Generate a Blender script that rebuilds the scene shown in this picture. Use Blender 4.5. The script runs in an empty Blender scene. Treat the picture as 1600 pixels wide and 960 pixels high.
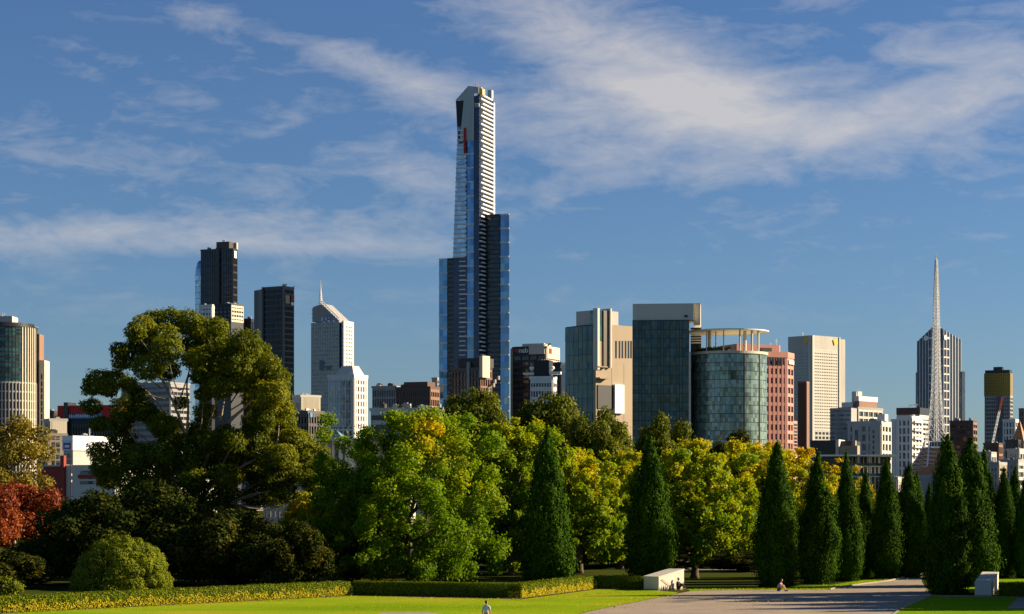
import bpy, bmesh, math, random
import numpy as np
from mathutils import Matrix, Vector

# ------------------------------------------------------------------ camera, sky, sun
scene = bpy.context.scene
COL = scene.collection
F = 3150.0        # focal length in photograph pixels
HZ = 770.0        # horizon row in the photograph
CAMH = 8.0        # eye height over the lawn
R = math.radians

cam_d = bpy.data.cameras.new('camera')
cam = bpy.data.objects.new('camera', cam_d)
COL.objects.link(cam)
cam.location = (0, 0, CAMH)
cam.rotation_euler = (R(90), 0, 0)
cam_d.sensor_fit = 'HORIZONTAL'
cam_d.sensor_width = 36.0
cam_d.lens = 36.0 * F / 1600.0
cam_d.shift_y = (HZ - 480.0) / 1600.0
cam_d.clip_start = 1.0
cam_d.clip_end = 40000.0
scene.camera = cam

SUN_EL = R(23)
SUN_AZ = R(10)      # to the right of the view, this far beyond square
sun_vec = Vector((math.cos(SUN_AZ) * math.cos(SUN_EL), math.sin(SUN_AZ) * math.cos(SUN_EL), math.sin(SUN_EL)))
sl = bpy.data.lights.new('sun', 'SUN')
sl.energy = 5.0
sl.angle = R(0.5)
sl.color = (1.0, 0.81, 0.55)
sun = bpy.data.objects.new('sun', sl)
COL.objects.link(sun)
sun.location = (60, 40, 80)
sun.rotation_euler = (-sun_vec).to_track_quat('-Z', 'Y').to_euler()

world = bpy.data.worlds.new('World')
scene.world = world
world.use_nodes = True
wn, wl = world.node_tree.nodes, world.node_tree.links
wn.clear()
def W(t, **k):
    n = wn.new(t)
    for a, v in k.items():
        setattr(n, a, v)
    return n
def wm(op, a, b=None, c=None, clamp=False):
    n = W('ShaderNodeMath', operation=op, use_clamp=clamp)
    for i, v in enumerate((a, b, c)):
        if v is None:
            continue
        if isinstance(v, (int, float)):
            n.inputs[i].default_value = v
        else:
            wl.new(v, n.inputs[i])
    return n.outputs[0]
sky = W('ShaderNodeTexSky', sky_type='NISHITA')
sky.sun_disc = False
sky.sun_elevation = SUN_EL
sky.sun_rotation = R(90) - SUN_AZ
sky.altitude = 0
sky.air_density = 1.0
sky.dust_density = 0.3
sky.ozone_density = 3.0
tc = W('ShaderNodeTexCoord')
# clear winter air: the yellow band at the very horizon is thinner than the model's, so sample a little higher
lift = W('ShaderNodeVectorMath', operation='ADD')
wl.new(tc.outputs['Generated'], lift.inputs[0])
lift.inputs[1].default_value = (0, 0, 0.0)
wl.new(lift.outputs[0], sky.inputs[0])
sep = W('ShaderNodeSeparateXYZ')
wl.new(tc.outputs['Generated'], sep.inputs[0])
dx, dy, dz = sep.outputs
az = wm('ARCTAN2', dx, dy)
el = wm('ARCSINE', dz)
# wind-drawn streaks of thin high cloud: noise in direction space, pulled out sideways
def wnoise(scale, stretch, detail, rough, dist, off):
    mp = W('ShaderNodeMapping')
    mp.inputs['Scale'].default_value = stretch
    mp.inputs['Location'].default_value = off
    mp.inputs['Rotation'].default_value = (0, R(-9), 0)
    wl.new(tc.outputs['Generated'], mp.inputs['Vector'])
    n = W('ShaderNodeTexNoise')
    n.inputs['Scale'].default_value = scale
    n.inputs['Detail'].default_value = detail
    n.inputs['Roughness'].default_value = rough
    n.inputs['Distortion'].default_value = dist
    wl.new(mp.outputs[0], n.inputs['Vector'])
    return n.outputs['Fac']
n_big = wnoise(7.0, (1, 1, 3.4), 5, 0.55, 0.35, (3.1, 0.2, 1.7))
n_mid = wnoise(22.0, (1, 1, 3.0), 6, 0.58, 0.55, (0.3, 5.2, 2.7))
n_fine = wnoise(80.0, (1, 1, 2.4), 6, 0.6, 0.6, (7.3, 1.2, 0.4))
# the banks of cloud the photograph shows (azimuth, elevation, half width, half height, tilt, weight)
def bank(px, py, w, h, tilt, wt):
    a0, e0 = (px - 800) / F, (HZ - py) / F
    ca, sa = math.cos(tilt), math.sin(tilt)
    da = wm('SUBTRACT', az, a0)
    de = wm('SUBTRACT', el, e0)
    u = wm('ADD', wm('MULTIPLY', da, ca * F / w), wm('MULTIPLY', de, sa * F / w))
    v = wm('ADD', wm('MULTIPLY', da, -sa * F / h), wm('MULTIPLY', de, ca * F / h))
    r2 = wm('ADD', wm('MULTIPLY', u, u), wm('MULTIPLY', v, v))
    return wm('MULTIPLY', wm('EXPONENT', wm('MULTIPLY', r2, -1.0)), wt)
banks = [bank(940, 80, 240, 60, R(-20), 0.58), bank(1080, 200, 330, 75, R(-3), 0.44),
         bank(1260, 205, 330, 50, R(-7), 0.26), bank(1540, 130, 150, 70, R(12), 0.46), bank(1290, 18, 90, 28, R(0), 0.30),
         bank(560, 105, 190, 26, R(-14), 0.34), bank(650, 150, 120, 24, R(-18), 0.24),
         bank(170, 378, 380, 34, R(2), 0.46), bank(520, 390, 260, 18, R(0), 0.20), bank(230, 275, 330, 40, R(-6), 0.18),
         bank(660, 280, 160, 46, R(-20), 0.22), bank(960, 285, 200, 24, R(6), 0.22), bank(120, 95, 80, 16, R(-8), 0.16),
         bank(90, 470, 300, 20, R(0), 0.10), bank(430, 185, 90, 22, R(-5), 0.14), bank(330, 40, 220, 24, R(-6), 0.06)]
m = banks[0]
for b_ in banks[1:]:
    m = wm('ADD', m, b_)
tex = wm('ADD', wm('ADD', wm('MULTIPLY', n_big, 0.40), wm('MULTIPLY', n_mid, 0.95)), wm('MULTIPLY', n_fine, 0.30))
cov = wm('ADD', wm('MULTIPLY', m, 1.25), wm('MULTIPLY', wm('SUBTRACT', tex, 0.865), 1.25))
cov = wm('MULTIPLY', wm('ADD', cov, -0.02), 1.05, clamp=True)
fade = W('ShaderNodeMapRange', interpolation_type='SMOOTHSTEP')
fade.inputs['From Min'].default_value = 0.055
fade.inputs['From Max'].default_value = 0.135
wl.new(el, fade.inputs['Value'])
cov = wm('MULTIPLY', cov, fade.outputs[0])
cov = wm('MULTIPLY', wm('POWER', cov, 1.0), 0.80)
skymix = W('ShaderNodeMix', data_type='RGBA')
tint = W('ShaderNodeMix', data_type='RGBA', blend_type='MULTIPLY')
tint.inputs[0].default_value = 1.0
wl.new(sky.outputs[0], tint.inputs[6])
tint.inputs[7].default_value = (0.41, 0.53, 0.715, 1)
wl.new(tint.outputs[2], skymix.inputs[6])
CLOUD = (5.2, 4.95, 4.85, 1)
skymix.inputs[7].default_value = CLOUD
wl.new(cov, skymix.inputs[0])
bg = W('ShaderNodeBackground')
bg.inputs['Strength'].default_value = 0.06
wl.new(skymix.outputs[2], bg.inputs['Color'])
wo = W('ShaderNodeOutputWorld')
wl.new(bg.outputs[0], wo.inputs['Surface'])

scene.view_settings.view_transform = 'Standard'
scene.view_settings.look = 'None'
scene.view_settings.gamma = 1.0
scene.view_settings.use_curve_mapping = False
scene.view_settings.exposure = 1.1
scene.cycles.max_bounces = 6
scene.cycles.transparent_max_bounces = 4
scene.cycles.use_denoising = True

# ------------------------------------------------------------------ helpers
rnd = random.Random(7)
def gp(px, py):
    """point of the lawn plane seen at a photograph pixel"""
    d = CAMH * F / (py - HZ)
    return ((px - 800) / F * d, d)
def xat(px, d):
    return (px - 800) / F * d
def zat(py, d):
    return CAMH + (HZ - py) / F * d

def tag(o, label=None, cat=None, group=None, kind=None):
    if label: o['label'] = label
    if cat: o['category'] = cat
    if group: o['group'] = group
    if kind: o['kind'] = kind
    return o
def empty(name, loc, rz=0.0):
    o = bpy.data.objects.new(name, None)
    COL.objects.link(o)
    o.location = loc
    o.rotation_euler = (0, 0, rz)
    o.empty_display_size = 0.5
    return o
def link_mesh(name, me, mat, parent=None):
    o = bpy.data.objects.new(name, me)
    COL.objects.link(o)
    if mat is not None and not me.materials:
        me.materials.append(mat)
    if parent is not None:
        o.parent = parent
    return o

class MB:
    """collects boxes, prisms and tubes into one mesh"""
    def __init__(self):
        self.v, self.f = [], []
    def poly(self, verts, faces, M=None):
        o = len(self.v)
        if M is not None:
            verts = [M @ Vector(p) for p in verts]
        self.v.extend([tuple(p) for p in verts])
        self.f.extend([tuple(i + o for i in f) for f in faces])
        return self
    def box(self, x0, x1, y0, y1, z0, z1, M=None):
        if x0 > x1: x0, x1 = x1, x0
        if y0 > y1: y0, y1 = y1, y0
        if z0 > z1: z0, z1 = z1, z0
        return self.poly([(x0, y0, z0), (x1, y0, z0), (x1, y1, z0), (x0, y1, z0), (x0, y0, z1), (x1, y0, z1), (x1, y1, z1), (x0, y1, z1)],
                         [(0, 3, 2, 1), (4, 5, 6, 7), (0, 1, 5, 4), (1, 2, 6, 5), (2, 3, 7, 6), (3, 0, 4, 7)], M)
    def prism(self, pts, z0, z1, M=None, ztop=None):
        n = len(pts)
        a = sum(pts[i][0] * pts[(i + 1) % n][1] - pts[(i + 1) % n][0] * pts[i][1] for i in range(n))
        zt = list(ztop) if ztop else [z1] * n
        if a < 0:
            pts = pts[::-1]; zt = zt[::-1]
        v = [(p[0], p[1], z0) for p in pts] + [(p[0], p[1], zt[i]) for i, p in enumerate(pts)]
        f = [tuple(range(n))[::-1], tuple(range(n, 2 * n))] + [(i, (i + 1) % n, n + (i + 1) % n, n + i) for i in range(n)]
        return self.poly(v, f, M)
    def tube(self, pts, rad, n=6):
        pts = [Vector(p) for p in pts]
        if not hasattr(rad, '__len__'):
            rad = [rad] * len(pts)
        o = len(self.v)
        ref = Vector((0.31, 0.77, 0.55))
        for i, p in enumerate(pts):
            d = (pts[min(i + 1, len(pts) - 1)] - pts[max(i - 1, 0)]).normalized()
            a = d.cross(ref)
            if a.length < 1e-3: a = d.cross(Vector((1, 0, 0)))
            a.normalize()
            b = d.cross(a)
            for k in range(n):
                t = 2 * math.pi * k / n
                self.v.append(tuple(p + a * (rad[i] * math.cos(t)) + b * (rad[i] * math.sin(t))))
        for i in range(len(pts) - 1):
            for k in range(n):
                q = (k + 1) % n
                self.f.append((o + i * n + k, o + i * n + q, o + (i + 1) * n + q, o + (i + 1) * n + k))
        self.f.append(tuple(o + k for k in range(n))[::-1])
        e = o + (len(pts) - 1) * n
        self.f.append(tuple(e + k for k in range(n)))
        return self
    def lathe(self, prof, n=24, M=None):
        """prof: (radius, z) from bottom to top"""
        v, f = [], []
        for r, z in prof:
            for k in range(n):
                t = 2 * math.pi * k / n
                v.append((r * math.cos(t), r * math.sin(t), z))
        for i in range(len(prof) - 1):
            for k in range(n):
                q = (k + 1) % n
                f.append((i * n + k, i * n + q, (i + 1) * n + q, (i + 1) * n + k))
        f.append(tuple(range(n))[::-1])
        e = (len(prof) - 1) * n
        f.append(tuple(range(e, e + n)))
        return self.poly(v, f, M)
    def mesh(self, name, smooth=False, tint=None):
        me = bpy.data.meshes.new(name)
        me.from_pydata(self.v, [], self.f)
        me.update()
        if smooth:
            for p in me.polygons: p.use_smooth = True
        return me
    def build(self, name, mat, parent=None, smooth=False):
        return link_mesh(name, self.mesh(name, smooth), mat, parent)

# ------------------------------------------------------------------ materials
MAT = {}
def new_mat(name):
    m_ = bpy.data.materials.new(name)
    m_.use_nodes = True
    nt = m_.node_tree
    nt.nodes.clear()
    out = nt.nodes.new('ShaderNodeOutputMaterial')
    MAT[name] = m_
    return m_, nt, out
def N(nt, t, **k):
    n = nt.nodes.new(t)
    for a, v in k.items():
        setattr(n, a, v)
    return n
def surf(name, col, rough=0.8, metal=0.0, var=0.18, scale=0.12, bump=0.0, streak=False, spec=0.3, bscale=3.0):
    """weathered solid surface: large uneven stains, optional rain streaks and fine relief"""
    m_, nt, out = new_mat(name)
    L = nt.links
    p = N(nt, 'ShaderNodeBsdfPrincipled')
    p.inputs['Roughness'].default_value = rough
    p.inputs['Metallic'].default_value = metal
    p.inputs['Specular IOR Level'].default_value = spec
    tcn = N(nt, 'ShaderNodeTexCoord')
    mp = N(nt, 'ShaderNodeMapping')
    mp.inputs['Scale'].default_value = (1, 1, 0.18) if streak else (1, 1, 1)
    L.new(tcn.outputs['Object'], mp.inputs['Vector'])
    n1 = N(nt, 'ShaderNodeTexNoise')
    n1.inputs['Scale'].default_value = scale
    n1.inputs['Detail'].default_value = 6
    n1.inputs['Roughness'].default_value = 0.65
    L.new(mp.outputs[0], n1.inputs['Vector'])
    mr = N(nt, 'ShaderNodeMapRange')
    mr.inputs['From Min'].default_value = 0.25
    mr.inputs['From Max'].default_value = 0.75
    mr.inputs['To Min'].default_value = 1 - var
    mr.inputs['To Max'].default_value = 1 + var
    L.new(n1.outputs['Fac'], mr.inputs['Value'])
    mx = N(nt, 'ShaderNodeMix', data_type='RGBA', blend_type='MULTIPLY')
    mx.inputs[0].default_value = 1
    mx.inputs[6].default_value = (*col, 1)
    L.new(mr.outputs[0], mx.inputs[7])
    L.new(mx.outputs[2], p.inputs['Base Color'])
    if bump:
        n2 = N(nt, 'ShaderNodeTexNoise')
        n2.inputs['Scale'].default_value = bscale
        n2.inputs['Detail'].default_value = 4
        L.new(tcn.outputs['Object'], n2.inputs['Vector'])
        bp = N(nt, 'ShaderNodeBump')
        bp.inputs['Strength'].default_value = bump
        bp.inputs['Distance'].default_value = 0.1
        L.new(n2.outputs['Fac'], bp.inputs['Height'])
        L.new(bp.outputs[0], p.inputs['Normal'])
    L.new(p.outputs[0], out.inputs['Surface'])
    return m_
def glass(name, col, rough=0.08, metal=0.55, var=0.35, cell=(3.0, 3.0, 3.6), tilt=0.02, spec=0.6):
    """window glass: sky-reflecting, each pane set a hair out of true and differently backed"""
    m_, nt, out = new_mat(name)
    L = nt.links
    p = N(nt, 'ShaderNodeBsdfPrincipled')
    p.inputs['Roughness'].default_value = rough
    p.inputs['Metallic'].default_value = metal
    p.inputs['Specular IOR Level'].default_value = spec
    tcn = N(nt, 'ShaderNodeTexCoord')
    oi = N(nt, 'ShaderNodeObjectInfo')
    dv = N(nt, 'ShaderNodeVectorMath', operation='DIVIDE')
    dv.inputs[1].default_value = cell
    L.new(tcn.outputs['Object'], dv.inputs[0])
    fl = N(nt, 'ShaderNodeVectorMath', operation='FLOOR')
    L.new(dv.outputs[0], fl.inputs[0])
    ad = N(nt, 'ShaderNodeVectorMath', operation='ADD')
    L.new(fl.outputs[0], ad.inputs[0])
    sc = N(nt, 'ShaderNodeMath', operation='MULTIPLY')
    sc.inputs[1].default_value = 91.7
    L.new(oi.outputs['Random'], sc.inputs[0])
    L.new(sc.outputs[0], ad.inputs[1])
    wnz = N(nt, 'ShaderNodeTexWhiteNoise', noise_dimensions='3D')
    L.new(ad.outputs[0], wnz.inputs['Vector'])
    mr = N(nt, 'ShaderNodeMapRange')
    mr.inputs['To Min'].default_value = 1 - var
    mr.inputs['To Max'].default_value = 1 + var
    L.new(wnz.outputs['Value'], mr.inputs['Value'])
    mx = N(nt, 'ShaderNodeMix', data_type='RGBA', blend_type='MULTIPLY')
    mx.inputs[0].default_value = 1
    mx.inputs[6].default_value = (*col, 1)
    L.new(mr.outputs[0], mx.inputs[7])
    L.new(mx.outputs[2], p.inputs['Base Color'])
    # out-of-true panes
    sb = N(nt, 'ShaderNodeVectorMath', operation='SUBTRACT')
    sb.inputs[1].default_value = (0.5, 0.5, 0.5)
    L.new(wnz.outputs['Color'], sb.inputs[0])
    s2 = N(nt, 'ShaderNodeVectorMath', operation='SCALE')
    s2.inputs['Scale'].default_value = tilt * 2
    L.new(sb.outputs[0], s2.inputs[0])
    ge = N(nt, 'ShaderNodeNewGeometry')
    a2 = N(nt, 'ShaderNodeVectorMath', operation='ADD')
    L.new(ge.outputs['Normal'], a2.inputs[0])
    L.new(s2.outputs[0], a2.inputs[1])
    nz = N(nt, 'ShaderNodeVectorMath', operation='NORMALIZE')
    L.new(a2.outputs[0], nz.inputs[0])
    L.new(nz.outputs[0], p.inputs['Normal'])
    L.new(p.outputs[0], out.inputs['Surface'])
    return m_

surf('concrete', (0.50, 0.47, 0.42), 0.85, var=0.14, scale=0.15, streak=True)
surf('concrete_grey', (0.33, 0.32, 0.31), 0.85, var=0.14, scale=0.15, streak=True)
surf('concrete_pale', (0.62, 0.58, 0.50), 0.8, var=0.10, scale=0.12, streak=True)
surf('white_paint', (0.74, 0.72, 0.68), 0.6, var=0.08, scale=0.2, streak=True)
surf('cream_stone', (0.66, 0.58, 0.44), 0.8, var=0.10, scale=0.15, streak=True)
surf('beige_wall', (0.36, 0.285, 0.20), 0.8, var=0.10, scale=0.12, streak=True)
surf('pink_granite', (0.60, 0.27, 0.20), 0.6, var=0.10, scale=0.2, streak=True)
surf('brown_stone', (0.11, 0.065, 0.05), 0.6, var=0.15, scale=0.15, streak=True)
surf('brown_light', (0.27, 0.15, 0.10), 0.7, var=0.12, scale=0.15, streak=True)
surf('dark_granite', (0.026, 0.025, 0.026), 0.35, var=0.2, scale=0.1, streak=True, spec=0.5)
surf('charcoal', (0.018, 0.018, 0.02), 0.5, var=0.2, scale=0.2, spec=0.4)
surf('dark_bronze', (0.06, 0.045, 0.032), 0.45, var=0.2, scale=0.15, spec=0.5)
surf('grey_metal', (0.42, 0.43, 0.42), 0.35, 0.5, var=0.10, scale=0.2, streak=True)
surf('silver_panel', (0.45, 0.46, 0.41), 0.45, 0.35, var=0.08, scale=0.2, streak=True)
surf('steel_white', (0.86, 0.85, 0.82), 0.45, var=0.05, scale=0.3)
surf('red_paint', (0.50, 0.02, 0.015), 0.5, var=0.1, scale=0.3)
surf('red_wall', (0.30, 0.05, 0.035), 0.8, var=0.15, scale=0.3)
surf('blue_sign', (0.05, 0.32, 0.70), 0.4, var=0.05)
surf('navy_sign', (0.05, 0.08, 0.35), 0.4, var=0.05)
surf('yellow_sign', (0.80, 0.50, 0.03), 0.4, var=0.05)
surf('sign_white', (0.85, 0.85, 0.83), 0.4, var=0.03)
surf('gold_panel', (0.38, 0.26, 0.05), 0.35, 0.5, var=0.2, scale=0.4, spec=0.5)
surf('copper_mesh', (0.48, 0.20, 0.075), 0.6, var=0.25, scale=0.4)
surf('brick_red', (0.40, 0.11, 0.06), 0.85, var=0.2, scale=0.6, bump=0.3)
surf('roof_slate', (0.13, 0.10, 0.085), 0.8, var=0.25, scale=0.6)
surf('teal_roof', (0.17, 0.28, 0.30), 0.5, var=0.12, scale=0.2)
surf('gold_paint', (0.50, 0.40, 0.20), 0.5, var=0.1)
glass('glass_blue', (0.14, 0.26, 0.40), 0.06, 0.6, 0.25, (50, 50, 50), 0.03)
glass('glass_pale', (0.34, 0.45, 0.52), 0.10, 0.7, 0.22, (2.4, 2.4, 3.2), 0.03)
glass('glass_navy', (0.03, 0.04, 0.07), 0.12, 0.35, 0.25, (2.4, 2.4, 3.4), 0.02)
glass('glass_dark', (0.020, 0.023, 0.028), 0.12, 0.2, 0.5, (2.2, 2.2, 3.4), 0.02)
glass('glass_teal', (0.038, 0.072, 0.066), 0.08, 0.35, 0.3, (50, 50, 50), 0.03)
glass('glass_drum', (0.22, 0.29, 0.24), 0.12, 0.3, 0.42, (50, 50, 50), 0.03)
glass('glass_blind', (0.06, 0.10, 0.09), 0.15, 0.25, 0.3, (50, 50, 50), 0.03)
glass('glass_green', (0.045, 0.10, 0.085), 0.10, 0.4, 0.6, (2.4, 2.4, 3.2), 0.03)
glass('glass_window', (0.07, 0.08, 0.09), 0.12, 0.25, 0.7, (1.6, 1.6, 3.2), 0.03)
glass('glass_grey', (0.20, 0.23, 0.25), 0.12, 0.5, 0.3, (2.4, 2.4, 3.4), 0.03)

# ------------------------------------------------------------------ buildings
PANE = None
def unit_pane():
    global PANE
    if PANE is None:
        PANE = MB().box(-0.5, 0.5, -0.04, 0.04, -0.5, 0.5)
    return PANE
_pane_mesh = {}
def pane_mesh(matname):
    if matname not in _pane_mesh:
        _pane_mesh[matname] = unit_pane().mesh('window_pane')
        _pane_mesh[matname].materials.append(MAT[matname])
    return _pane_mesh[matname]

class Face:
    """a vertical face of a building: a along it, o outward, z up (all in the building's own axes)"""
    def __init__(self, b, p0, p1):
        self.b, self.p0 = b, Vector((p0[0], p0[1], 0))
        d = Vector((p1[0] - p0[0], p1[1] - p0[1], 0))
        self.L = d.length
        self.u = d.normalized()
        self.n = Vector((self.u.y, -self.u.x, 0))     # outward when p0 -> p1 runs left to right
        self.M = Matrix(((self.u.x, -self.n.x, 0, self.p0.x), (self.u.y, -self.n.y, 0, self.p0.y), (0, 0, 1, 0), (0, 0, 0, 1)))
    def fbox(self, mb, a0, a1, o0, o1, z0, z1):
        mb.box(a0, a1, -o1, -o0, z0, z1, self.M)
    def lattice(self, mb, z0, z1, ncol, nrow, pw, bh, dep, a0=0.0, a1=None, edge=None, top=None):
        """piers and spandrels standing proud of the glass behind them"""
        a1 = self.L if a1 is None else a1
        w, h = (a1 - a0) / max(ncol, 1), (z1 - z0) / max(nrow, 1)
        if pw > 0:
            for i in range(ncol + 1):
                e = pw
                c = min(max(a0 + i * w, a0 + e / 2), a1 - e / 2)
                self.fbox(mb, c - e / 2, c + e / 2, -0.2, dep, z0, z1)
        if bh > 0:
            for j in range(nrow + 1):
                c = min(max(z0 + j * h, z0 + bh / 2), z1 - bh / 2)
                self.fbox(mb, a0 + 0.003, a1 - 0.003, -0.21, dep * 0.82, c - bh / 2, c + bh / 2)
    def panes(self, matname, z0, z1, ncol, nrow, gap, out=0.06, a0=0.0, a1=None, parent=None, tilt=0.006, name='window_pane', skip=None):
        a1 = self.L if a1 is None else a1
        w, h = (a1 - a0) / ncol, (z1 - z0) / nrow
        for j in range(nrow):
            for i in range(ncol):
                if skip and skip(i, j): continue
                o = bpy.data.objects.new(name, pane_mesh(matname if isinstance(matname, str) else rnd.choice(matname)))
                COL.objects.link(o)
                o.parent = parent or self.b.root
                c = self.p0 + self.u * (a0 + (i + 0.5) * w) + self.n * out + Vector((0, 0, z0 + (j + 0.5) * h))
                o.location = c
                o.rotation_euler = (rnd.gauss(0, tilt), 0, math.atan2(self.u.y, self.u.x) + rnd.gauss(0, tilt))
                o.scale = (w - gap, 1, h - gap)

class Bld:
    def __init__(self, name, label, pxc, d, theta, cat='building', group=None):
        self.d, self.t = d, R(theta)
        self.c, self.s = math.cos(self.t), math.sin(self.t)
        self.xc = xat(pxc, d)
        self.root = empty(name, (self.xc, d, 0), -self.t)
        tag(self.root, label, cat, group)
    def X(self, px, y=0.0):
        k = (px - 800) / F
        return (k * (self.d + y * self.c) - self.xc - y * self.s) / (self.c + k * self.s)
    def Y(self, px, x=0.0):
        k = (px - 800) / F
        return (k * (self.d - x * self.s) - self.xc - x * self.c) / (self.s - k * self.c)
    def Z(self, py, x=0.0, y=0.0):
        return zat(py, self.d - x * self.s + y * self.c)
    def part(self, name, mat, mb, parent=None, kind=None, smooth=False):
        o = mb.build(name, MAT[mat], parent or self.root, smooth)
        if kind: o['kind'] = kind
        return o
    def pbox(self, name, mat, px0, px1, py0, py1, y0, y1, parent=None):
        """a box whose front stands at local depth y0 between two pixel columns and rows"""
        x0, x1 = self.X(px0, y0), self.X(px1, y0)
        xm = (x0 + x1) / 2
        z1 = self.Z(py0, xm, y0)
        z0 = 0.0 if py1 is None else self.Z(py1, xm, y0)
        self.part(name, mat, MB().box(x0, x1, y0, y1, z0, z1), parent)
        return x0, x1, z0, z1
    def front(self, x0, x1, y=0.0):
        return Face(self, (x0, y), (x1, y))
    def right(self, y0, y1, x=0.0):
        return Face(self, (x, y0), (x, y1))
    def left(self, y0, y1, x):
        return Face(self, (x, y1), (x, y0))

def text_mesh(s, size, matname, M, name, parent, extrude=0.02):
    cu = bpy.data.curves.new('lettering', 'FONT')
    cu.body = s
    cu.size = size
    cu.extrude = extrude
    cu.align_x = 'CENTER'
    cu.align_y = 'CENTER'
    cu.resolution_u = 3
    o = bpy.data.objects.new('lettering', cu)
    COL.objects.link(o)
    bpy.context.view_layer.update()
    me = bpy.data.meshes.new_from_object(o.evaluated_get(bpy.context.evaluated_depsgraph_get()))
    bpy.data.objects.remove(o)
    me.materials.clear()
    q = link_mesh(name, me, MAT[matname], parent)
    q.matrix_local = M
    return q
def sign_matrix(face, a, out, z):
    """upright lettering on a face: text x along the face, text y up"""
    p = face.p0 + face.u * a + face.n * out
    u, n = face.u, face.n
    return Matrix(((u.x, 0, n.x, p.x), (u.y, 0, n.y, p.y), (0, 1, 0, z), (0, 0, 0, 1)))

def roof_clutter(b, x0, x1, y0, y1, z, n, smax=3.0, mats=('concrete_grey', 'grey_metal', 'dark_bronze')):
    for i in range(n):
        w, dd, h = rnd.uniform(0.2, 0.8) * smax, rnd.uniform(0.3, 0.9) * smax, rnd.uniform(0.12, 0.4) * smax
        cx = rnd.uniform(x0 + w / 2, max(x0 + w / 2 + 0.1, x1 - w / 2)); cy = rnd.uniform(y0 + dd / 2 + 0.5, max(y0 + dd, y1 - dd / 2))
        mb = MB().box(cx - w / 2, cx + w / 2, cy - dd / 2, cy + dd / 2, z, z + h)
        mb.box(cx - w * 0.4, cx + w * 0.1, cy - dd * 0.3, cy + dd * 0.3, z + h, z + h * 1.25)
        b.part('roof_plant', rnd.choice(mats), mb)
def mast(b, x, y, z0, z1, r=0.12, mat='steel_white', name='mast', parent=None):
    mb = MB().tube([(x, y, z0), (x, y, z0 + (z1 - z0) * 0.6), (x, y, z1)], [r, r * 0.8, r * 0.3], 6)
    for k in (0.45, 0.65, 0.8):
        zz = z0 + (z1 - z0) * k
        mb.box(x - r * 4, x + r * 4, y - r * 0.4, y + r * 0.4, zz - r * 0.4, zz + r * 0.4)
    b.part(name, mat, mb, parent)

def simple_block(name, label, pxl, pxc, pxr, pyt, d, theta, wall, glas, cols_f, cols_r, rows, pw=0.9, bh=1.4, dep=0.5,
                 parapet=1.2, wall_r=None, clutter=3, zbase=0.0, group=None, rows_to=None, base_mat=None):
    """office block with two visible faces: glass core, piers and spandrels proud of it, parapet, roof plant"""
    theta = max(theta, math.degrees(math.atan((pxc - 800) / F)) + 11)
    b = Bld(name, label, pxc, d, theta, group=group)
    x0 = b.X(pxl)
    y1 = b.Y(pxr)
    zt = b.Z(pyt)
    b.part('glazing', glas, MB().box(x0 + 0.02, -0.02, 0.02, y1 - 0.02, zbase, zt - 0.3))
    zp = zt - parapet
    z_lo = zbase if rows_to is None else b.Z(rows_to)
    mb = MB(); b.front(x0, 0).lattice(mb, z_lo, zp, cols_f, rows, pw, bh, dep)
    b.part('front_wall', wall, mb, kind='stuff')
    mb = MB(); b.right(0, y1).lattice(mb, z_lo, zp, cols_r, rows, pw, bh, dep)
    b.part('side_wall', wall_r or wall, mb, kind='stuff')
    if z_lo > zbase:
        b.part('base_wall', base_mat or wall, MB().box(x0 - 0.1, 0.1, -0.1, y1 + 0.1, zbase, z_lo - 0.01))
    b.part('parapet', wall, MB().box(x0 - dep, dep, -dep, y1 + dep, zp + 0.005, zt))
    if clutter:
        roof_clutter(b, x0 + 1, -1, 1, y1 - 1, zt, clutter, smax=min(4.5, abs(x0) * 0.3))
    b.x0, b.y1, b.zt = x0, y1, zt
    return b

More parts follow.
